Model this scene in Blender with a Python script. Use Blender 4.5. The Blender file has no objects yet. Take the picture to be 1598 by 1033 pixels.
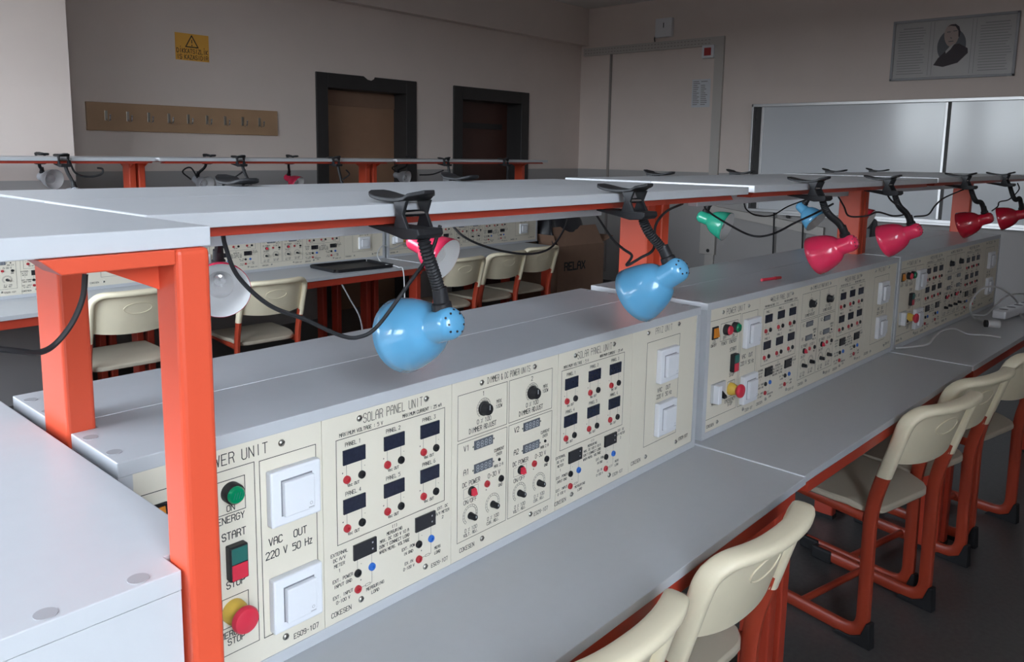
import bpy, math, random
from mathutils import Vector, Matrix
random.seed(7)
C = bpy.context.scene.collection
D = bpy.data

# ------------------------------------------------------------------ camera, light, exposure
F_PX, PX, PY, YAW, PITCH, ROLL = 1242.36, 799.0, 413.95, .7292, .14, -.0159
CAMPOS = Vector((0, 0, 1.52))
_f = Vector((math.cos(YAW)*math.cos(PITCH), math.sin(YAW)*math.cos(PITCH), -math.sin(PITCH)))
_r0 = Vector((math.sin(YAW), -math.cos(YAW), 0))
_d0 = _f.cross(_r0)
_r = math.cos(ROLL)*_r0 + math.sin(ROLL)*_d0
_d = -math.sin(ROLL)*_r0 + math.cos(ROLL)*_d0

def at(px, py, Y):
    """point of the place on the plane y=Y seen at a photo pixel (surveying helper)"""
    v = _r*((px-PX)/F_PX) + _d*((py-PY)/F_PX) + _f
    return CAMPOS + v*(Y/v.y)

def atx(px, py, X):
    v = _r*((px-PX)/F_PX) + _d*((py-PY)/F_PX) + _f
    return CAMPOS + v*(X/v.x)

cam = D.cameras.new('camera'); cam_o = D.objects.new('camera', cam); C.objects.link(cam_o)
M = Matrix((_r, -_d, -_f)).transposed().to_4x4(); M.translation = CAMPOS
cam_o.matrix_world = M
cam.sensor_fit = 'HORIZONTAL'; cam.sensor_width = 36
cam.lens = F_PX/1598*36
cam.shift_x = (799-PX)/1598
cam.shift_y = -(516.5-PY)/1598
cam.clip_start = .02; cam.clip_end = 100
bpy.context.scene.camera = cam_o

w = D.worlds.new('world'); bpy.context.scene.world = w; w.use_nodes = True
bg = w.node_tree.nodes['Background']
# overcast sky: dim low down where trees and houses stand outside, bright higher up
_tc = w.node_tree.nodes.new('ShaderNodeTexCoord'); _sx = w.node_tree.nodes.new('ShaderNodeSeparateXYZ')
_cr = w.node_tree.nodes.new('ShaderNodeValToRGB')
_e = _cr.color_ramp.elements
_e[0].position = 0.0; _e[0].color = (.05, .05, .05, 1)
_e[1].position = 1.0; _e[1].color = (.86, .94, 1.04, 1)
for _p, _c in ((.02, (.74, .81, .86, 1)), (.10, (.77, .85, .92, 1)), (.20, (.78, .88, .98, 1)), (.36, (.78, .90, 1.04, 1))):
    _q = _e.new(_p); _q.color = _c
w.node_tree.links.new(_tc.outputs['Generated'], _sx.inputs[0]); w.node_tree.links.new(_sx.outputs[2], _cr.inputs[0])
w.node_tree.links.new(_cr.outputs[0], bg.inputs[0])
bg.inputs[1].default_value = 18.8

WIN = [(1.0, 2.2), (2.4, 3.6), (3.8, 5.1)]   # window openings along the left wall
FWIN = [(-1.1, .3)]   # and in the wall behind the camera
WINZ = (.95, 3.0)
XL, XR, YB, YF, ZC = -1.25, 7.98, -1.15, 6.05, 3.25
for i, (a, b) in enumerate(WIN):
    L = D.lights.new('daylight', 'AREA'); L.shape = 'RECTANGLE'; L.size = WINZ[1]-WINZ[0]; L.size_y = b-a
    L.cycles.is_portal = True
    o = D.objects.new('daylight_portal', L); C.objects.link(o)
    o.location = (XL-.16, (a+b)/2, sum(WINZ)/2); o.rotation_euler = (0, -math.pi/2, 0)

for a, b in FWIN:
    L = D.lights.new('daylight', 'AREA'); L.shape = 'RECTANGLE'; L.size = b-a; L.size_y = WINZ[1]-WINZ[0]
    L.cycles.is_portal = True
    o = D.objects.new('daylight_portal', L); C.objects.link(o)
    o.location = ((a+b)/2, YB-.16, sum(WINZ)/2); o.rotation_euler = (math.pi/2, 0, math.pi)

vs = bpy.context.scene.view_settings
vs.view_transform = 'Standard'; vs.look = 'None'; vs.gamma = 1; vs.use_curve_mapping = False
vs.exposure = 0.0
cy = bpy.context.scene.cycles
cy.max_bounces = 8; cy.diffuse_bounces = 5; cy.glossy_bounces = 4; cy.transparent_max_bounces = 8
cy.sample_clamp_indirect = 6; cy.caustics_reflective = False; cy.caustics_refractive = False

# ------------------------------------------------------------------ materials
def mat(name, col, rough=.5, metal=0, noise=0, scale=20, spec=.5, bump=0, coat=0):
    m = D.materials.new(name); m.use_nodes = True
    nt = m.node_tree; b = nt.nodes['Principled BSDF']
    b.inputs['Base Color'].default_value = (*col, 1); b.inputs['Roughness'].default_value = rough
    b.inputs['Metallic'].default_value = metal; b.inputs['Specular IOR Level'].default_value = spec
    if coat: b.inputs['Coat Weight'].default_value = coat; b.inputs['Coat Roughness'].default_value = .08
    if noise or bump:
        tc = nt.nodes.new('ShaderNodeTexCoord'); n = nt.nodes.new('ShaderNodeTexNoise')
        n.inputs['Scale'].default_value = scale; n.inputs['Detail'].default_value = 6
        nt.links.new(tc.outputs['Object'], n.inputs['Vector'])
        if noise:
            mx = nt.nodes.new('ShaderNodeMix'); mx.data_type = 'RGBA'
            mx.inputs[6].default_value = (*[c*(1-noise) for c in col], 1)
            mx.inputs[7].default_value = (*[min(1, c*(1+noise)) for c in col], 1)
            nt.links.new(n.outputs['Fac'], mx.inputs[0]); nt.links.new(mx.outputs[2], b.inputs['Base Color'])
        if bump:
            bp = nt.nodes.new('ShaderNodeBump'); bp.inputs['Strength'].default_value = bump; bp.inputs['Distance'].default_value = .002
            nt.links.new(n.outputs['Fac'], bp.inputs['Height']); nt.links.new(bp.outputs[0], b.inputs['Normal'])
    return m

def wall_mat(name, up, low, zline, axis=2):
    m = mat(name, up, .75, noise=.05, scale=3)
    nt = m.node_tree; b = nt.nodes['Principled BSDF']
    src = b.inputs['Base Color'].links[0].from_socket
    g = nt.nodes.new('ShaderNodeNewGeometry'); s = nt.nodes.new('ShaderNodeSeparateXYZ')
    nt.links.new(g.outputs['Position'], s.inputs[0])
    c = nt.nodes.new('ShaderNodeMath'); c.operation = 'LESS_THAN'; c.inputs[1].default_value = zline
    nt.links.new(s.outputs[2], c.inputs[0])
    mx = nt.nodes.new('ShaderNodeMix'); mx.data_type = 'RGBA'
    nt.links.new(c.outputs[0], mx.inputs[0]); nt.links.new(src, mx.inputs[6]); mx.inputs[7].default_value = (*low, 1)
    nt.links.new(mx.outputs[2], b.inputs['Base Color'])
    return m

MT = dict(
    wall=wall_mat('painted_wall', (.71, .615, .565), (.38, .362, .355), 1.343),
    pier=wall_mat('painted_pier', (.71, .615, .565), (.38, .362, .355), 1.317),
    white=mat('white_plaster', (.80, .785, .76), .8, noise=.03, scale=4),
    floor=mat('dark_terrazzo', (.085, .083, .082), .35, noise=.35, scale=60),
    laminate=mat('grey_laminate', (.49, .503, .525), .33, noise=.03, scale=40),
    edge=mat('pale_edge_band', (.50, .51, .52), .4),
    cap=mat('grey_cap', (.33, .33, .345), .5),
    orangeshade=mat('shaded_orange_enamel', (.44, .05, .026), .32, noise=.05, scale=8),  # post orange darkened; shade below tops and shelves is put into the colour
    orange=mat('orange_enamel', (.62, .078, .034), .38, spec=.4, noise=.05, scale=8),
    cream=mat('cream_panel', (.70, .648, .54), .38, noise=.015, scale=60),
    ink=mat('black_ink', (.018, .018, .02), .6),
    black=mat('black_plastic', (.014, .014, .016), .5, spec=.35),
    rubber=mat('black_rubber', (.012, .012, .014), .7),
    jack_red=mat('red_jack_plastic', (.42, .03, .04), .35),
    jack_blue=mat('blue_jack_plastic', (.03, .14, .5), .35),
    solar=mat('solar_cell', (.018, .022, .04), .25, noise=.3, scale=200),
    meter=mat('meter_window', (.02, .02, .024), .2),
    lcd=mat('display_grey', (.10, .11, .13), .3),
    lcdseg=mat('display_segment', (.42, .45, .47), .4),
    plate=mat('white_switch_plastic', (.74, .75, .78), .28),
    platedark=mat('plate_gap', (.22, .22, .24), .5),
    green=mat('green_lens', (.0, .22, .09), .18, coat=.5),
    greenb=mat('green_button', (.02, .13, .11), .4),
    red=mat('red_button', (.62, .03, .06), .35),
    yellow=mat('yellow_ring', (.62, .40, .06), .45),
    amber=mat('amber_rocker', (.65, .22, .02), .3),
    screw=mat('nickel_screw', (.45, .44, .40), .3, metal=1),
    chrome=mat('chrome', (.75, .75, .76), .12, metal=1),
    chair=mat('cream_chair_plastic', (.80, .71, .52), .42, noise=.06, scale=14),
    seat=mat('shaded_seat_plastic', (.50, .44, .34), .5, noise=.08, scale=12),  # chair cream darkened; shade from backrest and table is in the colour
    chairred=mat('chair_red_steel', (.40, .05, .022), .38),
    blue=mat('blue_lamp_enamel', (.105, .345, .57), .22, coat=.6),
    pink=mat('pink_lamp_enamel', (.82, .035, .11), .22, coat=.6),
    crimson=mat('crimson_lamp_enamel', (.50, .010, .03), .2, coat=.6),
    teal=mat('green_lamp_enamel', (.03, .42, .27), .25, coat=.5),
    greylamp=mat('grey_lamp_enamel', (.42, .43, .46), .3),
    lining=mat('white_lamp_lining', (.85, .85, .86), .4),
    wood=mat('beech_board', (.42, .265, .155), .5, noise=.12, scale=6),
    doorwood=mat('brown_door_leaf', (.29, .165, .10), .45, noise=.15, scale=5),
    doordark=mat('dark_red_door_leaf', (.075, .03, .022), .45, noise=.15, scale=5),
    doorframe=mat('black_door_frame', (.030, .027, .027), .5),
    card=mat('brown_cardboard', (.23, .135, .09), .8, noise=.08, scale=15),
    board=mat('whiteboard_enamel', (.64, .66, .69), .13, noise=.015, scale=3),
    alu=mat('aluminium', (.62, .62, .63), .35, metal=.6),
    paper=mat('paper', (.62, .63, .66), .8),
    poster=mat('poster_paper', (.37, .35, .34), .35, noise=.05, scale=12),
    signy=mat('yellow_sign', (.78, .40, .07), .6),
    skin=mat('print_skin', (.36, .28, .25), .6),
    suit=mat('print_suit', (.04, .028, .035), .6),
    printgrey=mat('print_grey', (.10, .105, .115), .6),
    faint=mat('faint_print', (.22, .215, .215), .6),
    alarm=mat('alarm_red', (.38, .03, .03), .5),
    trunk=mat('cable_trunk_pvc', (.50, .47, .44), .5),
    trunkhole=mat('trunk_slot', (.28, .25, .235), .7),
    cable=mat('white_cable', (.62, .62, .62), .4),
    bag=mat('black_bag', (.014, .014, .018), .45),
    plasticbag=mat('white_plastic_bag', (.55, .56, .58), .3),
)
g = D.materials.new('clear_bulb_glass'); g.use_nodes = True
nt = g.node_tree; pb = nt.nodes['Principled BSDF']; out = nt.nodes['Material Output']
pb.inputs['Base Color'].default_value = (.8, .8, .82, 1); pb.inputs['Roughness'].default_value = .05
tr = nt.nodes.new('ShaderNodeBsdfTransparent'); mx = nt.nodes.new('ShaderNodeMixShader'); mx.inputs[0].default_value = .3
nt.links.new(tr.outputs[0], mx.inputs[1]); nt.links.new(pb.outputs[0], mx.inputs[2]); nt.links.new(mx.outputs[0], out.inputs[0])
MT['bulb'] = g
g = D.materials.new('window_pane'); g.use_nodes = True
nt = g.node_tree; pb = nt.nodes['Principled BSDF']; out = nt.nodes['Material Output']
pb.inputs['Roughness'].default_value = .02
tr = nt.nodes.new('ShaderNodeBsdfTransparent'); mx = nt.nodes.new('ShaderNodeMixShader'); mx.inputs[0].default_value = .06
nt.links.new(tr.outputs[0], mx.inputs[1]); nt.links.new(pb.outputs[0], mx.inputs[2]); nt.links.new(mx.outputs[0], out.inputs[0])
MT['pane'] = g

# ------------------------------------------------------------------ mesh helpers
class MB:
    def __init__(s): s.v = []; s.f = []
    def add(s, vs, fs):
        n = len(s.v); s.v += [tuple(p) for p in vs]; s.f += [tuple(i+n for i in f) for f in fs]; return s
    def box(s, x0, y0, z0, x1, y1, z1):
        return s.add([(x0,y0,z0),(x1,y0,z0),(x1,y1,z0),(x0,y1,z0),(x0,y0,z1),(x1,y0,z1),(x1,y1,z1),(x0,y1,z1)],
                     [(0,3,2,1),(4,5,6,7),(0,1,5,4),(1,2,6,5),(2,3,7,6),(3,0,4,7)])
    def prism(s, poly, a, b, ax='z'):
        """2-d polygon (counter-clockwise) pushed along an axis from a to b"""
        def P(u, v, w): return {'z': (u, v, w), 'y': (u, w, v), 'x': (w, u, v)}[ax]
        n = len(poly)
        vs = [P(u, v, a) for u, v in poly] + [P(u, v, b) for u, v in poly]
        fs = [tuple(reversed(range(n))), tuple(range(n, 2*n))] + [(i, (i+1) % n, n+(i+1) % n, n+i) for i in range(n)]
        if ax == 'y': fs = [tuple(reversed(f)) for f in fs]
        return s.add(vs, fs)
    def cyl(s, p0, p1, r0, r1=None, n=16, caps=True):
        r1 = r0 if r1 is None else r1
        p0 = Vector(p0); p1 = Vector(p1); z = (p1-p0).normalized()
        x = z.orthogonal().normalized(); y = z.cross(x)
        c = [(math.cos(2*math.pi*i/n), math.sin(2*math.pi*i/n)) for i in range(n)]
        vs = [p0+(x*a+y*b)*r0 for a, b in c] + [p1+(x*a+y*b)*r1 for a, b in c]
        fs = [(i, (i+1) % n, n+(i+1) % n, n+i) for i in range(n)]
        if caps: fs += [tuple(reversed(range(n))), tuple(range(n, 2*n))]
        return s.add(vs, fs)
    def lathe(s, prof, org, axis, n=24):
        """profile of (distance along axis, radius)"""
        o = Vector(org); z = Vector(axis).normalized(); x = z.orthogonal().normalized(); y = z.cross(x)
        vs = []; fs = []
        for a, r in prof:
            for i in range(n):
                t = 2*math.pi*i/n; vs.append(o+z*a+(x*math.cos(t)+y*math.sin(t))*max(r, 1e-5))
        for k in range(len(prof)-1):
            for i in range(n):
                j = (i+1) % n; fs.append((k*n+i, k*n+j, (k+1)*n+j, (k+1)*n+i))
        return s.add(vs, fs)
    def tube(s, pts, r, n=8, caps=True):
        """pts: list of Vectors; r: radius or list"""
        pts = [Vector(p) for p in pts]; m = len(pts)
        rr = r if isinstance(r, (list, tuple)) else [r]*m
        t0 = (pts[1]-pts[0]).normalized(); x = t0.orthogonal().normalized()
        vs = []; fs = []
        for k in range(m):
            t = (pts[min(k+1, m-1)]-pts[max(k-1, 0)])
            t = t.normalized() if t.length > 1e-9 else t0
            x = (x - t*x.dot(t)); x = x.normalized() if x.length > 1e-6 else t.orthogonal().normalized()
            y = t.cross(x)
            for i in range(n):
                a = 2*math.pi*i/n; vs.append(pts[k]+(x*math.cos(a)+y*math.sin(a))*rr[k])
        for k in range(m-1):
            for i in range(n):
                j = (i+1) % n; fs.append((k*n+i, k*n+j, (k+1)*n+j, (k+1)*n+i))
        if caps: fs += [tuple(reversed(range(n))), tuple(range((m-1)*n, m*n))]
        return s.add(vs, fs)
    def sweep(s, pts, xc, rx, rn, n=10):
        """flat-oval bar following a path in the y-z plane at x = xc"""
        vs = []; fs = []; m = len(pts)
        for k in range(m):
            a = pts[max(k-1, 0)]; b = pts[min(k+1, m-1)]
            ty, tz = b[0]-a[0], b[1]-a[1]; l = math.hypot(ty, tz); ny, nz = -tz/l, ty/l
            for i in range(n):
                t = 2*math.pi*i/n
                c, d = math.cos(t), math.sin(t)
                c = math.copysign(abs(c)**.6, c); d = math.copysign(abs(d)**.6, d)
                vs.append((xc+rx*c, pts[k][0]+ny*rn*d, pts[k][1]+nz*rn*d))
        for k in range(m-1):
            for i in range(n):
                j = (i+1) % n; fs.append((k*n+i, k*n+j, (k+1)*n+j, (k+1)*n+i))
        fs += [tuple(reversed(range(n))), tuple(range((m-1)*n, m*n))]
        return s.add(vs, fs)
    def quad(s, a, b, c, d): return s.add([a, b, c, d], [(0, 1, 2, 3)])
    def build(s, name, m, parent=None, smooth=False, bevel=0, seg=2, angle=40):
        me = D.meshes.new(name); me.from_pydata(s.v, [], s.f); me.update()
        me.materials.append(MT[m] if isinstance(m, str) else m)
        if smooth:
            for p in me.polygons: p.use_smooth = True
            me.set_sharp_from_angle(angle=math.radians(angle))
        o = D.objects.new(name, me); C.objects.link(o)
        if parent: o.parent = parent
        if bevel:
            b = o.modifiers.new('bevel', 'BEVEL'); b.width = bevel; b.segments = seg; b.limit_method = 'ANGLE'
            b.angle_limit = math.radians(40)
        return o

def bez(p, n=16):
    """smooth curve through the given points (Catmull-Rom)"""
    p = [Vector(q) for q in p]
    if len(p) == 2: return [p[0].lerp(p[1], i/n) for i in range(n+1)]
    q = [p[0]*2-p[1]] + p + [p[-1]*2-p[-2]]
    res = []
    for i in range(1, len(q)-2):
        for k in range(n):
            t = k/n; a, b, c, d = q[i-1], q[i], q[i+1], q[i+2]
            res.append(.5*((2*b)+(c-a)*t+(2*a-5*b+4*c-d)*t*t+(3*b-a-3*c+d)*t**3))
    res.append(p[-1])
    return res

def fillet(pts, r, n=6):
    """round the corners of a 2-d polyline"""
    res = [pts[0]]
    for i in range(1, len(pts)-1):
        a, b, c = Vector(pts[i-1]), Vector(pts[i]), Vector(pts[i+1])
        u = (a-b); v = (c-b); k = min(r, u.length*.45, v.length*.45)
        p0 = b+u.normalized()*k; p1 = b+v.normalized()*k
        for j in range(n+1):
            t = j/n; res.append(tuple(p0*(1-t)**2+b*2*t*(1-t)+p1*t*t))
    res.append(pts[-1])
    return res

def thing(name, label, cat, loc=(0,0,0), rz=0, group=None):
    o = D.objects.new(name, None); C.objects.link(o); o.location = loc; o.rotation_euler = (0, 0, rz)
    o.empty_display_size = .05
    return tag(o, label, cat, group)
def tag(o, label, cat, group=None):
    o['label'] = label; o['category'] = cat
    if group: o['group'] = group
    return o
def struct(o): o['kind'] = 'structure'; return o
def lab(o, s): o['label'] = s; return o
def dup(root, loc=None, rz=None, label=None, group=None, scale=None):
    def cp(o, par):
        c = o.copy(); C.objects.link(c)
        if par: c.parent = par
        for ch in KIDS.get(o.name) or o.children: cp(ch, c)
        return c
    r = cp(root, None)
    if loc is not None: r.location = loc
    if rz is not None: r.rotation_euler = (0, 0, rz)
    if scale: r.scale = scale
    if label: r['label'] = label
    if group: r['group'] = group
    return r
KIDS = {}

# ------------------------------------------------------------------ engraved single-stroke lettering
GL = {'A':'00 04 16 36 44 40|03 43','B':'00 06 36 45 44 33 03|33 42 41 30 00','C':'45 36 16 05 01 10 30 41','D':'00 06 26 44 42 20 00',
'E':'46 06 00 40|03 33','F':'46 06 00|03 33','G':'45 36 16 05 01 10 30 41 43 23','H':'00 06|40 46|03 43','I':'20 26','J':'01 10 20 31 36',
'K':'00 06|46 03 40','L':'06 00 40','M':'00 06 23 46 40','N':'00 06 40 46','O':'01 05 16 36 45 41 30 10 01','P':'00 06 36 45 44 33 03',
'Q':'01 05 16 36 45 41 30 10 01|22 40','R':'00 06 36 45 44 33 03|33 40','S':'45 36 16 05 04 13 33 42 41 30 10 01','T':'06 46|26 20',
'U':'06 01 10 30 41 46','V':'06 20 46','W':'06 10 24 30 46','X':'00 46|06 40','Y':'06 23 46|23 20','Z':'06 46 00 40',
'0':'01 05 16 36 45 41 30 10 01','1':'15 26 20','2':'05 16 36 45 44 00 40','3':'06 46 23 33 42 41 30 10 01','4':'30 36 02 42',
'5':'46 06 04 34 43 41 30 00','6':'36 16 05 01 10 30 41 42 33 03','7':'06 46 20','8':'13 04 05 16 36 45 44 33 13 02 01 10 30 41 42 33',
'9':'10 30 41 45 36 16 05 04 13 43','.':'20 21','-':'13 33','/':'00 46','%':'00 46|05 15|31 41',':':'21 22|24 25','&':'40 05 16 25 02 01 10 20 42',
"'":'25 26','^':'00 26 40|12 32','+':'03 43|21 25','(':'26 15 11 20',')':'26 35 31 20','!':'20 21|23 26','i':'20 26|28 29','$':'45 36 16 05 04 13 33 42 41 30 10 01|20 2- ',' ':''}
def seg(mb, a, b, t, P):
    """one inked stroke in the (u, v) plane; P maps u, v to space"""
    du, dv = b[0]-a[0], b[1]-a[1]; l = math.hypot(du, dv)
    if l < 1e-7: return
    du, dv = du/l, dv/l; h = t/2
    a = (a[0]-du*h*.8, a[1]-dv*h*.8); b = (b[0]+du*h*.8, b[1]+dv*h*.8)
    nu, nv = -dv*h, du*h
    mb.quad(P(a[0]-nu, a[1]-nv), P(b[0]-nu, b[1]-nv), P(b[0]+nu, b[1]+nv), P(a[0]+nu, a[1]+nv))
def text(mb, s, u, v, h, P, t=None, wd=None, center=True, sp=.35, slant=0):
    """lettering centred on (u, v), cap height h, letter width wd"""
    wd = wd or h*.58; t = t or max(h*.14, .00095)
    n = len(s); tot = sum((wd if c != ' ' else wd*.7) for c in s) + wd*sp*(n-1)
    x = u-tot/2 if center else u
    y = v-h/2
    for c in s:
        k = 1.0
        if c.islower() and c != 'i': k = .72
        g = GL.get(c if c == 'i' else c.upper(), '')
        for st in g.split('|'):
            pts = []
            for q in st.split():
                try: pts.append((x+int(q[0])/4*wd*k, y+int(q[1])/6*h*k))
                except Exception: pts.append((x+2/4*wd*k, y-h*.2))
            for a, b in zip(pts, pts[1:]): seg(mb, a, b, t, P)
        x += (wd if c != ' ' else wd*.7)+wd*sp
def rect(mb, x0, z0, x1, z1, t, P):
    for a, b in (((x0,z0),(x1,z0)),((x1,z0),(x1,z1)),((x1,z1),(x0,z1)),((x0,z1),(x0,z0))): seg(mb, a, b, t, P)
def arc(mb, x, z, r, a0, a1, n, t, P):
    pts = [(x+r*math.sin(math.radians(a0+(a1-a0)*i/n)), z+r*math.cos(math.radians(a0+(a1-a0)*i/n))) for i in range(n+1)]
    for a, b in zip(pts, pts[1:]): seg(mb, a, b, t, P)

# ------------------------------------------------------------------ the room
T = .2
def wall_with_holes(name, u0, u1, z0, z1, holes, place, m='wall'):
    mb = MB(); us = sorted({u0, u1, *[h[0] for h in holes], *[h[1] for h in holes]})
    for a, b in zip(us, us[1:]):
        hs = [h for h in holes if h[0] <= a+1e-6 and h[1] >= b-1e-6]
        spans = [(z0, z1)]
        if hs: spans = [(z0, hs[0][2]), (hs[0][3], z1)]
        for c, d in spans:
            if d-c > 1e-6: mb.box(*place(a, b, c, d))
    return struct(mb.build(name, m))
struct(MB().box(XL-T, YB-T, -.1, XR+T, YF+.6, 0).build('floor', 'floor'))
struct(MB().box(XL-T, YB-T, ZC, XR+T, YF+.6, ZC+.1).build('ceiling', 'white'))
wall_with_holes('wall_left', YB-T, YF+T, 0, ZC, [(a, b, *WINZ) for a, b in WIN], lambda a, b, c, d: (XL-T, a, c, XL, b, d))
DOORS = [(4.25, 5.20, 0, 2.09), (5.93, 6.90, 0, 2.09)]
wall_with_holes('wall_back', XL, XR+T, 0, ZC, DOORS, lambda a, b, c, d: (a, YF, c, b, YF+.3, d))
struct(MB().box(XR, YB, 0, XR+T, YF, ZC).build('wall_right', 'wall'))
wall_with_holes('wall_front', XL, XR+T, 0, ZC, [(a, b, *WINZ) for a, b in FWIN], lambda a, b, c, d: (a, YB-T, c, b, YB, d))
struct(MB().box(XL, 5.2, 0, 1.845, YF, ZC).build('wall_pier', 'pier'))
struct(MB().box(1.845, YF-.10, 2.82, XR, YF, ZC).build('trim_1', 'wall'))
for i, (a, b) in enumerate(WIN):
    wn = struct(D.objects.new('window_%d' % (i+1), None)); C.objects.link(wn)
    fr = MB()
    z0, z1 = WINZ; xa, xb = XL-.12, XL-.06; m_ = (a+b)/2
    for y0, y1, c, d in ((a, b, z0, z0+.06), (a, b, z1-.06, z1), (a, a+.06, z0, z1), (b-.06, b, z0, z1), (m_-.04, m_+.04, z0, z1)):
        fr.box(xa, y0, c, xb, y1, d)
    fr.build('window_frame', 'plate', wn)
    MB().box(XL-.095, a+.05, z0+.05, XL-.09, b-.05, z1-.05).build('window_pane', 'pane', wn)
for i, (a, b) in enumerate(FWIN):
    wn = struct(D.objects.new('window_%d' % (i+1+len(WIN)), None)); C.objects.link(wn)
    fr = MB(); z0, z1 = WINZ; ya, yb_ = YB-.12, YB-.06; m_ = (a+b)/2
    for x0, x1, c, d in ((a, b, z0, z0+.06), (a, b, z1-.06, z1), (a, a+.06, z0, z1), (b-.06, b, z0, z1), (m_-.04, m_+.04, z0, z1)):
        fr.box(x0, ya, c, x1, yb_, d)
    fr.build('window_frame', 'plate', wn)
    MB().box(a+.05, YB-.095, z0+.05, b-.05, YB-.09, z1-.05).build('window_pane', 'pane', wn)
# doors in the back wall
for i, (x0, x1, z0, z1) in enumerate(DOORS):
    dr = struct(D.objects.new('door_%d' % (i+1), None)); C.objects.link(dr)
    o_l, o_r, top = (4.148, 5.312, 2.2) if i == 0 else (5.817, 7.009, 2.2)
    fm = MB(); y0 = YF-.015; dp = .19 if i == 0 else .22
    fm.box(o_l, y0, 0, x0+.02, YF+dp, top).box(x1-.02, y0, 0, o_r, YF+dp, top).box(x0+.02, y0, z1-.02, x1-.02, YF+dp, top)
    fm.build('door_frame', 'doorframe', dr, bevel=.006)
    MB().box(x0, YF+dp-.01, 0, x1, YF+dp+.04, z1).build('door_leaf', 'doorwood' if i == 0 else 'doordark', dr)
    if i == 0:
        MB().box(x0+.02, YF+dp-.02, 1.93, x1-.02, YF+dp-.01, 2.06).build('door_panel', 'card', dr)
        MB().prism([(0,0),(.05,-.03),(.09,-.035),(.12,-.02),(.13,0)], YF-.018, YF-.0145, 'y').build('chipped_patch', 'wall', dr).location = (4.66, 0, 2.201)
    else:
        MB().box(x0+.02, YF+dp-.025, 1.78, x1-.12, YF+dp-.008, 1.84).build('door_bar', 'doorframe', dr)
    h = MB(); h.cyl((x0+.09, YF+dp-.01, 1.02), (x0+.09, YF+dp-.06, 1.02), .011).cyl((x0+.09, YF+dp-.055, 1.02), (x0+.21, YF+dp-.055, 1.02), .009)
    h.build('door_handle', 'chrome', dr, smooth=True)

# ------------------------------------------------------------------ training console (one built, then copied)
LX, HZ, YP = 1.477, .38, .993      # length, height, front face; seam with the rear row at y 1.19
SEAM = 1.19
def shell(root, plain=False):
    tk = .018; nt_ = .036
    top = [(0, YP), (LX, YP), (LX, SEAM-.045), (LX-nt_, SEAM-.045), (LX-nt_, SEAM-.001), (nt_, SEAM-.001), (nt_, SEAM-.045), (0, SEAM-.045)]
    MB().prism(top, HZ-tk-.002, HZ).build('top_board', 'laminate', root, bevel=.0012)
    MB().box(0, YP, .0, tk, SEAM-.046, HZ-tk-.002).build('side_board', 'laminate', root)
    MB().box(LX-tk, YP, .0, LX, SEAM-.046, HZ-tk-.002).build('side_board', 'laminate', root)
    MB().box(tk, YP, .0, LX-tk, SEAM-.046, tk).build('bottom_board', 'laminate', root)
    MB().box(tk, SEAM-.058, tk, LX-tk, SEAM-.046, HZ-tk-.002).build('back_board', 'laminate', root)
    for x in (.013, LX-.013):
        for y in (1.034, 1.111):
            MB().cyl((x, y, HZ-.001), (x, y, HZ+.0006), .0095, n=20).build('screw_cap', 'cap', root)

PF = YP+.0015                       # face of the cream plates, a little behind the box edge
def P2(off=0.0004):
    return lambda u, v: (u, PF-off, v)
def plate_panel(root, x0, x1):
    return MB().box(x0+.0005, PF, .018, x1-.0005, PF+.004, HZ-.020).build('unit_panel', 'cream', root)
def screws(par, pts):
    for x, z in pts:
        o = MB().lathe([(0, .0055), (.0015, .005), (.0028, .003), (.0032, 0)], (x, PF, z), (0, -1, 0), 12).build('panel_screw', 'screw', par, smooth=True)
        sl = MB(); seg(sl, (x-.003, z-.002), (x+.003, z+.002), .0012, P2(.0034)); 
        sl.build('screw_slot', 'ink', o)
def jack(par, x, z, col, name):
    pr = [(0, .0066), (.003, .0066), (.0038, .006), (.0038, .0032), (.001, .0026), (.001, 0)]
    o = MB().lathe(pr, (x, PF, z), (0, -1, 0), 16).build('jack_socket', col, par, smooth=True)
    lab(o, name+' jack socket')
def dial(ink, x, z, r):
    P = P2(); arc(ink, x, z, r, -140, 140, 24, .0007, P); arc(ink, x, z, r-.004, -140, 140, 24, .0007, P)
    for i in range(15):
        a = math.radians(-140+280*i/14)
        seg(ink, (x+(r-.004)*math.sin(a), z+(r-.004)*math.cos(a)), (x+r*math.sin(a), z+r*math.cos(a)), .0006, P)
def knob(par, x, z, r, dpt, fluted=True):
    n = 24; prof = []
    mb = MB(); mb.lathe([(0, r*1.12), (.003, r*1.12), (.004, r), (dpt*.9, r*.86), (dpt, r*.75), (dpt, 0)], (x, PF, z), (0, -1, 0), 20)
    if fluted:
        for i in range(10):
            a = 2*math.pi*i/10
            mb.cyl((x+r*.9*math.cos(a), PF-.004, z+r*.9*math.sin(a)), (x+r*.78*math.cos(a), PF-dpt*.95, z+r*.78*math.sin(a)), r*.16, n=6)
    o = mb.build('rotary_knob', 'black', par, smooth=True)
    i = MB(); i.box(x-.0008, PF-dpt-.0006, z, x+.0008, PF-dpt, z+r*.7); i.build('pointer_line', 'lcdseg', o)
def socket_plate(par, x, z):
    h = .0425
    o = MB().box(x-h, PF-.015, z-h, x+h, PF, z+h).build('socket_plate', 'plate', par, bevel=.003)
    MB().box(x-.0265, PF-.0154, z-.0275, x+.0265, PF-.0148, z+.0275).build('cover_gap', 'platedark', o)
    MB().box(x-.0255, PF-.0245, z-.027, x+.0255, PF-.0150, z+.0262).build('cover_lid', 'plate', o, bevel=.002)
    k = MB(); Pm = P2(.0248)
    arc(k, x+.018, z-.017, .0022, 0, 360, 10, .0006, Pm); seg(k, (x+.014, z-.0235), (x+.0225, z-.0235), .0012, Pm)
    k.build('small_mark', 'cap', o)
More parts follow.
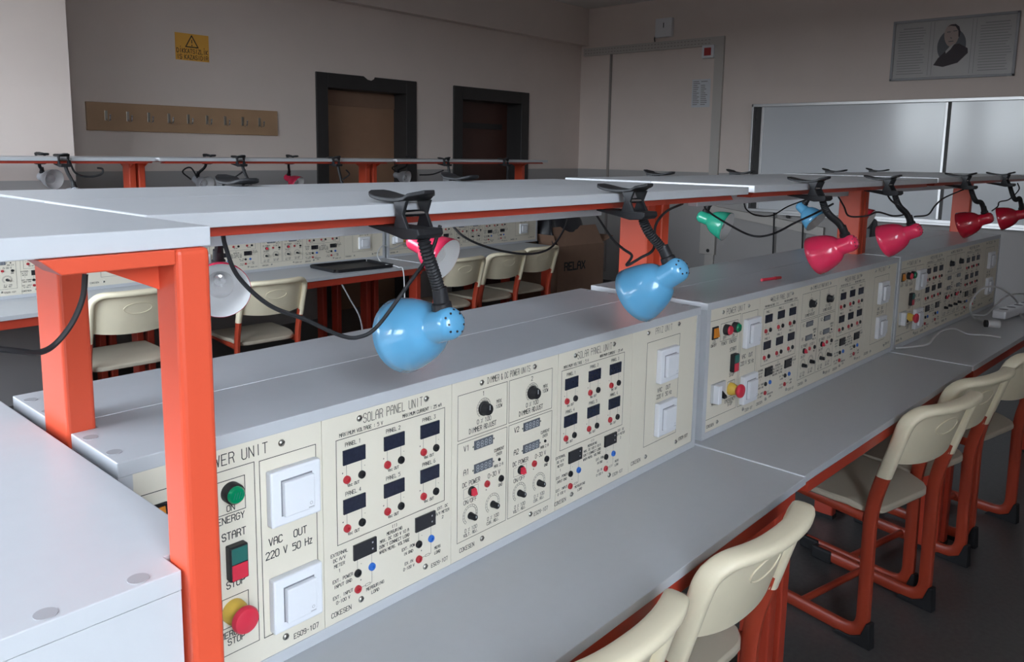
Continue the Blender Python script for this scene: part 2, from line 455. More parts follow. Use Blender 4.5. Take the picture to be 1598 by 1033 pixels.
def solar(par, ink, x, z):
    MB().box(x, PF-.003, z-.0245, x+.0437, PF, z).build('solar_cell', 'solar', par, bevel=.0006)
    P = P2()
    jx1, jx2, jz = x+.0072, x+.0367, z-.0495
    seg(ink, (jx1, z-.0245), (jx1, jz), .0006, P); seg(ink, (jx2, z-.0245), (jx2, jz), .0006, P)
    jack(par, jx1, jz, 'jack_red', 'red'); jack(par, jx2, jz, 'black', 'black')
    text(ink, '+', jx1-.0075, jz+.0125, .003, P); text(ink, '-', jx2+.0065, jz+.0135, .003, P)
    text(ink, 'Vdc OUT', x+.0205, z-.0602, .0046, P, wd=.0026)
def ext_meter(par, ink, x, z, first):
    MB().box(x, PF-.004, z-.0265, x+.0462, PF, z).build('panel_meter', 'meter', par, bevel=.0006)
    P = P2()
    s = MB()
    for k in range(2):
        s.box(x+.036, PF-.0044, z-.008-k*.011, x+.0385, PF-.004, z-.0055-k*.011)
    s.build('meter_button', 'cap', par)
    kx, bx = x+.0086, x+.0376
    kz, rz = z-.051, z-.079
    seg(ink, (kx, z-.0265), (kx, kz), .0006, P); seg(ink, (bx, z-.0265), (bx, rz), .0006, P)
    seg(ink, (kx, rz), (kx+.016, rz), .0006, P); seg(ink, (bx-.004, rz), (bx, rz), .0006, P)
    rect(ink, kx+.016, rz-.0018, kx+.0255, rz+.0018, .0006, P)
    jack(par, kx, kz, 'black', 'black'); jack(par, bx, kz, 'jack_blue', 'blue'); jack(par, kx, rz, 'jack_red', 'red')
    text(ink, '-', kx+.0075, kz+.0135, .003, P); text(ink, '+', kx+.0065, rz+.0135, .003, P)
    if first:
        for i, s_ in enumerate(('EXTERNAL', 'DC A/V', 'METER', '1')): text(ink, s_, x-.0265, z-.003-i*.0098, .0052, P, wd=.0031)
        for i, s_ in enumerate(('EXT. POWER', 'INPUT GND')): text(ink, s_, kx-.029, kz+.003-i*.0095, .0052, P, wd=.003)
        for i, s_ in enumerate(('EXT. INPUT', '0-100 V')): text(ink, s_, kx-.029, rz+.003-i*.0095, .0052, P, wd=.003)
        for i, s_ in enumerate(('MEASURING', 'LOAD')): text(ink, s_, kx+.036, rz-.0085-i*.0095, .0052, P, wd=.0031)
    else:
        for i, s_ in enumerate(('EXT. DC', 'A/V METER', '2')): text(ink, s_, x+.066, z-.001-i*.0095, .005, P, wd=.0028)
        for i, s_ in enumerate(('EXT. POW', 'IN GND')): text(ink, s_, kx-.0235, kz+.003-i*.0095, .005, P, wd=.0028)
        for i, s_ in enumerate(('EX.IN', '0-100 V')): text(ink, s_, kx-.0225, rz+.003-i*.0095, .005, P, wd=.0028)
        for i, s_ in enumerate(('MEAS', 'LOAD')): text(ink, s_, bx+.016, rz+.006-i*.0095, .005, P, wd=.0028)

def power_unit(root):
    p = plate_panel(root, .018, .3013); ink = MB(); P = P2()
    text(ink, 'POWER UNIT', .157, .344, .0155, P, t=.0014, wd=.0075, sp=.45)
    rect(ink, .0195, .053, .1868, .3280, .0011, P); rect(ink, .195, .052, .290, .3263, .0011, P)
    rect(ink, .0766, .2640, .1715, .3130, .0011, P)
    text(ink, 'LED', .0435, .2690, .0075, P); text(ink, 'ON/OFF', .0435, .2590, .0075, P, wd=.0038)
    text(ink, 'OFF', .1010, .2715, .0085, P); text(ink, 'ON', .1490, .2715, .0085, P)
    text(ink, 'POWER', .0990, .2560, .0085, P, wd=.0046); text(ink, 'ENERGY', .1490, .2555, .0095, P, wd=.0052)
    text(ink, 'START', .1525, .2310, .0105, P, wd=.0056); text(ink, 'STOP', .1530, .1580, .0105, P, wd=.0056)
    rect(ink, .1310, .0945, .1715, .1390, .0011, P)
    text(ink, 'EMERGENCY', .1500, .0840, .0090, P, wd=.0050); text(ink, 'STOP', .1510, .0720, .0095, P, wd=.0052)
    text(ink, 'MAIN', .0580, .0910, .0075, P)
    text(ink, 'VAC', .2180, .1975, .0110, P, wd=.0060); text(ink, 'OUT', .2600, .1965, .0110, P, wd=.0060)
    text(ink, '220 V', .2190, .1775, .0110, P, wd=.0058); text(ink, '50 Hz', .2640, .1760, .0110, P, wd=.0058)
    text(ink, 'ES09-107', .2670, .0310, .0080, P, wd=.0042); text(ink, 'COKESEN', .0450, .0325, .0080, P, wd=.0042)
    ink.build('panel_lettering', 'ink', p)
    screws(p, ((.0855, .3450), (.2321, .3440), (.0830, .0345), (.2310, .0373)))
    o = MB().box(.030, PF-.004, .276, .060, PF, .311).build('rocker_frame', 'black', p, bevel=.001)
    MB().prism([(PF-.004, .280), (PF-.004, .307), (PF-.006, .307), (PF-.011, .283)], .0345, .0555, 'x').build('rocker', 'amber', o)
    for x, c, nm in ((.1030, 'red', 'red'), (.1500, 'green', 'green')):
        o = MB().lathe([(0, .0150), (.012, .0150), (.014, .0140), (.014, 0)], (x, PF, .2945), (0, -1, 0), 28).build('indicator_lamp', 'black', p, smooth=True)
        lab(o, nm+' indicator lamp')
        MB().lathe([(.012, .0128), (.017, .0124), (.019, .0105), (.0195, 0)], (x, PF, .2945), (0, -1, 0), 28).build('lens', c, o, smooth=True)
        s = MB()
        for k in range(4): seg(s, (x-.0065+k*.004, .2905), (x-.0035+k*.004, .2990), .0007, P2(.0199))
        s.build('lens_ribs', 'greenb' if c == 'green' else 'jack_red', o)
    o = MB().box(.1385, PF-.014, .1670, .1665, PF, .2185).build('push_button_housing', 'black', p, bevel=.002)
    lab(MB().box(.1405, PF-.0155, .1935, .1645, PF-.0135, .2165).build('push_button', 'greenb', o, bevel=.0008), 'green start button')
    lab(MB().box(.1405, PF-.0155, .1690, .1645, PF-.0135, .1920).build('push_button', 'red', o, bevel=.0008), 'red stop button')
    o = MB().lathe([(0, .0180), (.010, .0175), (.013, .0155), (.022, .0125), (.022, 0)], (.1480, PF, .1165), (0, -1, 0), 28).build('emergency_button', 'yellow', p, smooth=True)
    MB().lathe([(.020, 0), (.020, .0105), (.026, .0155), (.030, .0195), (.034, .0198), (.038, .0175), (.040, .0120), (.0405, 0)], (.1480, PF, .1165), (0, -1, 0), 28).build('mushroom_cap', 'red', o, smooth=True)
    o = MB().box(.0390, PF-.008, .0980, .1080, PF, .1500).build('circuit_breaker', 'edge', p, bevel=.001)
    MB().box(.0390, PF-.026, .0980, .0570, PF-.008, .1500).build('breaker_body', 'plate', o, bevel=.002)
    MB().prism([(PF-.008, .108), (PF-.008, .124), (PF-.022, .112), (PF-.022, .106)], .0780, .0920, 'x').build('breaker_lever', 'black', o)
    socket_plate(p, .2465, .2660); socket_plate(p, .2465, .0995)
def solar_unit(root, x0, x1, dx=0):
    p = plate_panel(root, x0, x1); ink = MB(); P = P2()
    o = dx
    text(ink, 'SOLAR PANEL UNIT', .4440+o, .3450, .0150, P, t=.0011, wd=.0058, sp=.42)
    text(ink, 'MAXIMUM VOLTAGE : 5 V', .3770+o, .3280, .0058, P, wd=.0032); text(ink, 'MAXIMUM CURRENT : 25 mA', .5070+o, .3285, .0056, P, wd=.0030)
    rect(ink, .3274+o, .1478, .5595+o, .3213, .0011, P)
    for i, (x, z) in enumerate(((.3393, .3018), (.4217, .3026), (.5018, .3022), (.3388, .2202), (.4211, .2207), (.5017, .2214))):
        text(ink, 'PANEL %d' % (i+1), x+.0205+o, z+.0082, .0062, P, wd=.0034)
        solar(p, ink, x+o, z)
    ext_meter(p, ink, .3571+o, .1370, True); ext_meter(p, ink, .4894+o, .1378, False)
    for i, s in enumerate(('(!)', 'MEASURING', 'MAX. DC 100 V 10 A', "DON'T CONNECT LOAD", 'WHEN MEAS. VOLTAGE')): text(ink, s, .4440+o, .1405-i*.0092, .0052, P, wd=.0028)
    text(ink, 'COKESEN', .3330+o, .0330, .0078, P, wd=.0042); text(ink, 'ES09-107', .5480+o, .0342, .0070, P, wd=.0038)
    ink.build('panel_lettering', 'ink', p)
    screws(p, ((.3732+o, .3466), (.5161+o, .3472), (.3726+o, .0371), (.5141+o, .0382)))
def dimmer_unit(root, x0, x1):
    p = plate_panel(root, x0, x1); ink = MB(); P = P2()
    text(ink, 'DIMMER & DC POWER UNITS', .7305, .3478, .0118, P, t=.0010, wd=.0040, sp=.4)
    rect(ink, .5925, .2495, .7247, .3345, .0010, P); rect(ink, .7305, .2495, .8623, .3345, .0010, P)
    rect(ink, .5920, .0520, .7255, .2437, .0010, P); rect(ink, .7310, .0520, .8640, .2440, .0010, P)
    for k, o in enumerate((0, .1392)):
        x = .6600+o; dial(ink, x, .2975, .0185); knob(p, x, .2965, .0125, .016, False)
        text(ink, str(k+1), x-.001, .3255, .0080, P); text(ink, 'MAX', .7018+o, .3010, .0068, P, wd=.0036); text(ink, '100W', .7018+o, .2915, .0068, P, wd=.0034)
        text(ink, '0 % 100', x+.001, .2735, .0080, P, wd=.0044); text(ink, 'DIMMER ADJUST', x-.002, .2605, .0090, P, wd=.0043)
        for nm, z in (('V', .2385), ('A', .1925)):
            text(ink, nm+str(k+1), .6150+o, z-.008, .0100, P)
            d = MB().box(.6353+o, PF-.002, z-.0172, .6846+o, PF, z).build('digit_display', 'lcd', p)
            s = MB()
            for q in range(4):
                text(s, '8', .6435+o+q*.0109, z-.0086, .0110, P2(.0024), t=.0014, wd=.0060)
            s.build('display_digits', 'lcdseg', d)
            arc(ink, .6327+o, z-.0105, .0012, 0, 360, 8, .0012, P); arc(ink, .6885+o, z-.0085, .0012, 0, 360, 8, .0012, P)
        lab(MB().lathe([(0, .0032), (.002, .003), (.0026, 0)], (.7045+o, PF, .1836), (0, -1, 0), 12).build('warning_light', 'black', p, smooth=True), 'tiny black warning light')
        text(ink, 'CURRENT', .7040+o, .2045, .0055, P, wd=.003); text(ink, 'OVER', .7040+o, .1955, .0055, P, wd=.003); text(ink, 'MAX 2 A', .7030+o, .1725, .0055, P, wd=.003)
        text(ink, 'DC POWER', .6285+o, .1605, .0085, P, wd=.0045); rect(ink, .6083+o, .1337, .6469+o, .1519, .0005, P)
        text(ink, 'ON/OFF', .6260+o, .1255, .0078, P, wd=.0044); text(ink, '0-30 V', .6905+o, .1585, .0085, P, wd=.0045)
        t = MB().lathe([(0, .0090), (.004, .0090), (.005, .0080), (.005, 0)], (.6290+o, PF, .1437), (0, -1, 0), 20).build('toggle_switch', 'black', p, smooth=True)
        lab(MB().prism([(PF-.005, .138), (PF-.005, .150), (PF-.009, .148), (PF-.012, .138)], .6240+o, .6345+o, 'x').build('switch_rocker', 'red', t), 'red switch rocker')
        jack(p, .6705+o, .1447, 'jack_red', 'red'); jack(p, .7100+o, .1435, 'black', 'black')
        text(ink, '+', .6690+o, .1330, .004, P); text(ink, 'GND', .7090+o, .1310, .0055, P, wd=.003)
        for x, z, s in ((.6262+o, .0960, 'VOLT. ADJ.'), (.6870+o, .0985, 'CUR. ADJ.')):
            dial(ink, x, z+.002, .0195); knob(p, x, z, .0060, .016)
            text(ink, '0 % 100', x+.002, z-.0265, .0068, P, wd=.0038); text(ink, s, x+.002, z-.0355, .0058, P, wd=.003)
    text(ink, 'COKESEN', .6180, .0355, .0080, P, wd=.0042); text(ink, 'ES09-107', .8350, .0345, .0078, P, wd=.0042)
    ink.build('panel_lettering', 'ink', p)
    screws(p, ((.6540, .3470), (.8060, .3480), (.6591, .0381), (.8018, .0384)))
def priz_unit(root, x0, x1):
    p = plate_panel(root, x0, x1); ink = MB(); P = P2()
    text(ink, 'PRIZ UNIT', 1.2965, .3490, .0145, P, t=.0011, wd=.0062, sp=.45)
    rect(ink, 1.2230, .0655, 1.3750, .3255, .0011, P)
    text(ink, 'VAC', 1.2880, .1960, .0100, P, wd=.0056); text(ink, 'OUT', 1.3280, .1960, .0100, P, wd=.0056)
    text(ink, '220 V', 1.2900, .1800, .0100, P, wd=.0050); text(ink, '50 Hz', 1.3310, .1800, .0100, P, wd=.0050)
    text(ink, 'COKESEN', 1.1910, .0385, .0085, P, wd=.0044); text(ink, 'ES09-107', 1.4150, .0420, .0078, P, wd=.0042)
    ink.build('panel_lettering', 'ink', p)
    screws(p, ((1.2255, .3494), (1.3677, .3507), (1.2346, .0390), (1.3779, .0383)))
    socket_plate(p, 1.3095, .2590); socket_plate(p, 1.3095, .1240)

CON = 'training consoles with cream panels'
con = thing('training_console', 'grey training console with cream panels behind the nearest blue clip lamps', 'console', (.38, 0, .75), 0, CON)
shell(con); power_unit(con); solar_unit(con, .3013, .577); dimmer_unit(con, .577, .882); solar_unit(con, .882, 1.1608, .5665); priz_unit(con, 1.1608, LX-.018)
def bare_console(label, loc, rz, grp):
    r = thing('bench_box', label, 'console', loc, rz, grp); shell(r)
    MB().box(.018, PF, .018, LX-.018, PF+.004, HZ-.020).build('unit_panel', 'cream', r)
    return r

# bench frames: (origin x, y shift, z lift, turn); bench-local coordinates are those of the first bench
BEN = [(.38, 0, 0, 0), (1.896, .0015, .003, math.radians(-1.9)), (3.372, -.052, .005, math.radians(-2.8))]
def frame(b):
    """location for an object whose own coordinates put the front left corner at (0, YP)"""
    x, dy, dz, a = b
    c = Vector((x, YP+dy)); off = Matrix.Rotation(a, 2) @ Vector((0, YP))
    return (c.x-off.x, c.y-off.y, dz)
def con_at(b, label, z=.75):
    l = frame(b); return dup(con, (l[0], l[1], z+l[2]), b[3], label)
con_at(BEN[1], 'grey training console with cream panels in the middle, beneath two pink lamps')
con_at(BEN[2], 'darkest grey training console at the far end, beneath two crimson lamps')
# the consoles of the other side of the double benches, back to back with these
def rear_at(b, label):
    l = frame(b); a = b[3]
    loc = Vector((l[0], l[1], 0)) + Matrix.Rotation(a, 3, 'Z') @ Vector((LX, 2*SEAM, 0))
    return bare_console(label, (loc.x, loc.y, .75+l[2]), a+math.pi, 'consoles facing the back row')
rear_at(BEN[0], 'long grey console top behind the nearest console, facing away')
rear_at(BEN[1], 'long grey console top behind the middle console, facing away')
rear_at(BEN[2], 'long grey console top behind the farthest console, facing away')
bare_console('white-lit grey console end with two round caps, beside the orange post', (.164-.993, .69+LX, .75), -math.pi/2, 'side console')

MB().box(.04, SEAM-.0010, HZ-.010, LX-.04, SEAM+.0010, HZ+.0003).build('seam_strip', 'plate', con)

# ------------------------------------------------------------------ worktables
def worktable(label, loc, rz, length=LX, depth=.30, double=True, x0=.0, x1=None, grp='grey worktables on red frames'):
    r = thing('worktable', label, 'table', loc, rz, grp)
    x1 = x1 or length-.001
    yf = YP-depth; yb = 2*SEAM-yf if double else SEAM
    MB().box(x0+.003, yf, -.021, x1, yb, -.0005).build('worktop', 'laminate', r, bevel=.0012)
    MB().box(x0, yf+.001, -.0205, x0+.0029, yb-.001, -.0008).build('edge_strip', 'plate', r)
    MB().box(.03, yf+.012, -.065, x1-.03, yf+.042, -.0215).build('front_rail', 'orangeshade', r, bevel=.002)
    if double: MB().box(.03, yb-.042, -.065, x1-.03, yb-.012, -.0215).build('back_rail', 'orangeshade', r, bevel=.002)
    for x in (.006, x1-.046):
        MB().box(x, yf+.042, -.065, x+.04, yb-.042, -.0215).build('side_rail', 'orangeshade', r, bevel=.002)
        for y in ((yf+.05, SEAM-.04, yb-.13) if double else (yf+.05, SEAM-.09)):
            lg = MB().box(x, y, -.74, x+.04, y+.08, -.065).build('leg', 'orangeshade', r, bevel=.006, seg=3)
            MB().box(x-.002, y-.002, -.75, x+.042, y+.082, -.735).build('foot_cap', 'rubber', lg)
    return r
for b, s in zip(BEN, ('grey worktable of the nearest bench, right below the first console', 'grey worktable of the middle bench with white left edge', 'grey worktable of the far bench carrying white cables')):
    l = frame(b); e = ((0, LX+.0095), (-.027, LX-.034), (-.025, LX))['nearest middle far'.split().index(s.split(' of the ')[1].split()[0])]
    worktable(s, (l[0], l[1], .75+l[2]), b[3], x0=e[0], x1=e[1])
worktable('grey worktable under the white-lit side console', (.157-.993, .69+LX, .75), -math.pi/2, LX, .45, False)

# ------------------------------------------------------------------ overhead shelves on posts
ST, SB = .696, .678     # shelf top and underside above the worktop
def overhead(label, loc, rz, length=LX, sides=(-1, 1), grp='overhead shelves on orange posts'):
    r = thing('overhead_shelf', label, 'shelf', loc, rz, grp)
    single = len(sides) == 1
    for sd in sides:
        ya, yb = (SEAM-.31, SEAM-.001) if sd < 0 else (SEAM+.001, SEAM+.31)
        MB().box(.0030, ya, SB, length, yb, ST).build('shelf_board', 'laminate', r, bevel=.0012)
        if not single and sd < 0: MB().box(.0, ya+.001, SB+.0005, .0029, yb-.001, ST-.0005).build('edge_strip', 'plate', r)
    y0, y1 = (SEAM-.036, SEAM-.004) if single else (SEAM-.045, SEAM+.045)
    pw = .044 if single else .038
    for x, end in ((-.004, 0), (length+.004-pw, 1)):
        MB().box(x, y0, .0012, x+pw, y1, SB-.0005).build('post', 'orange', r, bevel=.005, seg=3)
        for sd in sides:
            e = y0 if sd < 0 else y1; k = -1 if sd < 0 else 1
            poly = [(e, SB-.0140), (e+k*.092, SB-.0140), (e+k*.108, SB-.0006), (e, SB-.0006)]
            if k < 0: poly = poly[::-1]
            MB().prism(poly, x, x+pw, 'x').build('bracket_arm', 'orange', r, bevel=.0012)
            xx = x+.005 if end else x+pw-.009
            tri = [(e, SB-.040), (e, SB-.0142), (e+k*.056, SB-.0142)]
            if k > 0: tri = tri[::-1]
            MB().prism(tri, xx, xx+.004, 'x').build('gusset_plate', 'orange', r)
    for sd in sides:
        y = SEAM-.285 if sd < 0 else SEAM+.245
        poly = [(.030, SB-.0135), (length-.030, SB-.0135), (length-.045, SB-.0006), (.045, SB-.0006)]
        MB().prism(poly, y, y+.04, 'y').build('shelf_rail', 'orangeshade', r, bevel=.001)
    return r
for i, b in enumerate(BEN):
    l = frame(b)
    overhead(('pale grey overhead shelf with the nearest blue clip lamps', 'grey overhead shelf with the two pink lamps on its edge', 'dark grey overhead shelf at the far end with crimson lamps')[i], (l[0], l[1], .75+l[2]), b[3])
    lb = MB().box(.075, 1.085, SB-.049, 1.147, 1.115, SB-.0006).build('led_light_bar', 'plate', bevel=.002)
    lb.location = (l[0], l[1], .75+l[2]); lb.rotation_euler = (0, 0, b[3])
    tag(lb, ('white light bar under the shelf with the blue clip lamps', 'white light bar under the shelf with the pink lamps', 'white light bar under the shelf with the crimson lamps')[i], 'light', 'light bars under shelves')
a_sh = overhead('brightest pale shelf end above the big orange post', (.357-1.19, .69+LX, .75), -math.pi/2, LX+.01, (-1,))
a_sh.location.x = .354-1.19; a_sh.rotation_euler = (0, -.0030, -math.pi/2)

# ------------------------------------------------------------------ far row of benches
FX = [(.32, 1.13), (2.0, 1.13), (3.69, 1.15)]
FY = 4.52-YP
fl = ['far training console at the left, partly behind the orange posts', 'far training console behind the black tray', 'far training console next to the cardboard box']
for i, (x, sx) in enumerate(FX):
    q = dup(con, (x, FY, .75), 0, fl[i], scale=(sx, 1, 1))
    for k in list(q.children):
        if k.name.startswith('seam_strip'): D.objects.remove(k)
    worktable(('far worktable at the left behind the orange posts', 'far worktable carrying the black tray', 'far worktable behind the row of three chairs')[i], (x, FY, .75), 0, LX*sx, (.45, .45, .36)[i], x1=LX*sx-(.001, .001, .17)[i])
    overhead(('far overhead shelf in front of the pale wall pier', 'far overhead shelf below the coat hook board', 'far overhead shelf in front of the two doors')[i], (x, FY, .767), 0, LX*sx-.012)

# ------------------------------------------------------------------ chairs
def make_chair(label):
    r = thing('school_chair', label, 'chair', (0,0,0), 0, 'cream plastic school chairs')
    W = .187
    for sx in (-1, 1):
        path = fillet([(.20, .030), (-.205, .030), (-.200, .45), (-.240, .60)], .07, 8)
        sf = MB().sweep(path, sx*W, .013, .021).build('side_frame', 'chairred', r, smooth=True)
        MB().sweep(fillet([(-.178, .415), (.05, .425), (.17, .43)], .05), sx*(W-.004), .010, .016).build('seat_arm', 'chairred', sf, smooth=True)
        MB().prism([(-.240, 0), (-.11, 0), (-.125, .016), (-.170, .018), (-.205, .035), (-.222, .085), (-.234, .085)], sx*W-.016, sx*W+.016, 'x').build('rear_glide', 'rubber', sf, bevel=.004)
        MB().box(sx*W-.016, .14, 0, sx*W+.016, .225, .050).build('front_glide', 'rubber', sf, bevel=.008)
    MB().tube([(-W, .02, .035), (W, .02, .035)], .012, 10).build('crossbar', 'chairred', r, smooth=True)
    # seat: rounded plate with a dished middle and turned-down rear edge
    mb = MB(); nx, ny = 14, 14; vs = []
    def sp(i, j, bot):
        u = -1+2*i/nx; v = -1+2*j/ny
        k = 1-.5*max(0, abs(u)-.6)**2/.16*.35
        x = u*.200; y = .005+v*.215*k
        if v < 0: x *= 1-.10*v*v
        z = .455-.008*(1-u*u)*(1-v*v) - (.014*max(0, -v-.7)/.3) - .020*max(0, v-.75)/.25
        if bot: z -= .022
        return (x, y, z)
    for b in (0, 1):
        for j in range(ny+1):
            for i in range(nx+1): vs.append(sp(i, j, b))
    N = (nx+1)*(ny+1); fs = []
    for j in range(ny):
        for i in range(nx):
            a = j*(nx+1)+i; fs += [(a, a+1, a+nx+2, a+nx+1), (N+a, N+a+nx+1, N+a+nx+2, N+a+1)]
    rim = [i for i in range(nx+1)] + [j*(nx+1)+nx for j in range(1, ny+1)] + [ny*(nx+1)+i for i in range(nx-1, -1, -1)] + [j*(nx+1) for j in range(ny-1, 0, -1)]
    for a, b in zip(rim, rim[1:]+rim[:1]): fs.append((b, a, N+a, N+b))
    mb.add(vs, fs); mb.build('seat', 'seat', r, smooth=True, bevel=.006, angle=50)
    # backrest: curved panel with thick rounded rim running down over the frame ends
    mb = MB()
    def yb(z): return -.190-(z-.45)*.30
    def bulge(x): return -.050*(1-abs(x/.2)**2.4)
    nx, nz = 20, 8; vs = []; th = .009
    for b in (0, 1):
        for j in range(nz+1):
            for i in range(nx+1):
                x = -.185+.37*i/nx
                zb = .612-.018*(1-(x/.185)**2)
                e_ = max(0, abs(x)-.129); zt = .727+math.sqrt(max(0, .062**2-e_**2))
                z = zb+(zt-zb)*j/nz
                vs.append((x, yb(z)+bulge(x)+(th if b else 0)+.004, z))
    N = (nx+1)*(nz+1); fs = []
    for j in range(nz):
        for i in range(nx):
            a = j*(nx+1)+i; fs += [(a, a+1, a+nx+2, a+nx+1), (N+a, N+a+nx+1, N+a+nx+2, N+a+1)]
    rim = [i for i in range(nx+1)] + [j*(nx+1)+nx for j in range(1, nz+1)] + [nz*(nx+1)+i for i in range(nx-1, -1, -1)] + [j*(nx+1) for j in range(nz-1, 0, -1)]
    for a, b in zip(rim, rim[1:]+rim[:1]): fs.append((b, a, N+a, N+b))
    mb.add(vs, fs)
    path = fillet([(-W-.002, .565), (-W-.004, .79), (W+.004, .79), (W+.002, .565)], .062, 10)
    full = []
    for a, b in zip(path, path[1:]):
        n = max(1, int(math.hypot(b[0]-a[0], b[1]-a[1])/.02))
        for k in range(n): full.append((a[0]+(b[0]-a[0])*k/n, a[1]+(b[1]-a[1])*k/n))
    full.append(path[-1])
    keep = [full[0]]
    for q in full[1:]:
        if math.hypot(q[0]-keep[-1][0], q[1]-keep[-1][1]) > .009: keep.append(q)
    full = keep
    rv = []; rf = []; nr = 16; m_ = len(full)
    for k, (x, z) in enumerate(full):
        p0, p1 = full[max(k-1, 0)], full[min(k+1, m_-1)]
        tx, tz = p1[0]-p0[0], p1[1]-p0[1]; l = math.hypot(tx, tz); nx_, nz_ = -tz/l, tx/l
        top_ = min(1, max(0, (z-.70)/.08))
        rn, ry = .0145-.001*top_, .0225+.003*top_
        yc = yb(z)+bulge(min(.2, abs(x)))-.002
        for i in range(nr):
            t = 2*math.pi*i/nr; c, d = math.cos(t), math.sin(t)
            c = math.copysign(abs(c)**.7, c); d = math.copysign(abs(d)**.7, d)
            rv.append((x+nx_*rn*c, yc+ry*d, z+nz_*rn*c-ry*d*.3*abs(nx_)*0))
    for k in range(m_-1):
        for i in range(nr):
            j = (i+1) % nr; rf.append((k*nr+i, k*nr+j, (k+1)*nr+j, (k+1)*nr+i))
    rf += [tuple(reversed(range(nr))), tuple(range((m_-1)*nr, m_*nr))]
    mb.add(rv, rf)
    o = mb.build('backrest', 'chair', r, smooth=True, angle=60)
    g = MB(); ring = []
    for i in range(41):
        a = 2*math.pi*i/40; x = .062*math.cos(a); z = .715+.026*math.sin(a)
        ring.append(Vector((x, yb(z)+bulge(x)+.0035, z)))
    g.tube(ring, .0022, 6, False); g.build('grip_outline', 'chair', o, smooth=True)
    return r
ch = make_chair('cream chair tucked under the nearest worktable, cut off by the photo edge')
# (x centre of backrest, y of backrest, turn, label)
def put_chair(o, bx, by, rz, label):
    off = Matrix.Rotation(rz, 2) @ Vector((0, -.295))
    o.location = (bx-off.x, by-off.y, 0); o.rotation_euler = (0, 0, rz); o['label'] = label
    return o
rd = math.radians
put_chair(ch, .955, .640, rd(-2), 'cream chair cut off by the lower edge, nearest the camera')
CH = [(1.45, .624, -2, 'cream chair with back against the nearest worktable, beside its red legs'),
      (2.645, .583, -13, 'cream chair at the middle worktable, whole red sled frame visible'),
      (3.065, .568, -13, 'cream chair behind the one with the whole red sled frame visible'),
      (3.62, .500, -12, 'cream chair at the far worktable, cut off by the right edge'),
      (1.60, 3.86, -2, 'far cream chair seen between the two big orange posts'),
      (2.40, 3.93, -4, 'far cream chair just left of the black tray, below the pink lamp'),
      (3.86, 3.90, -3, 'far cream chair behind the ribbed neck of the blue lamp'),
      (4.33, 3.92, -3, 'far cream chair in the middle of the three before the box'),
      (4.78, 3.97, -3, 'far cream chair next to the cardboard box')]
for bx, by, rz, s in CH:
    o = put_chair(dup(ch), bx, by, rd(rz), s)
    if 'two big orange posts' in s: o.scale = (1.06,)*3

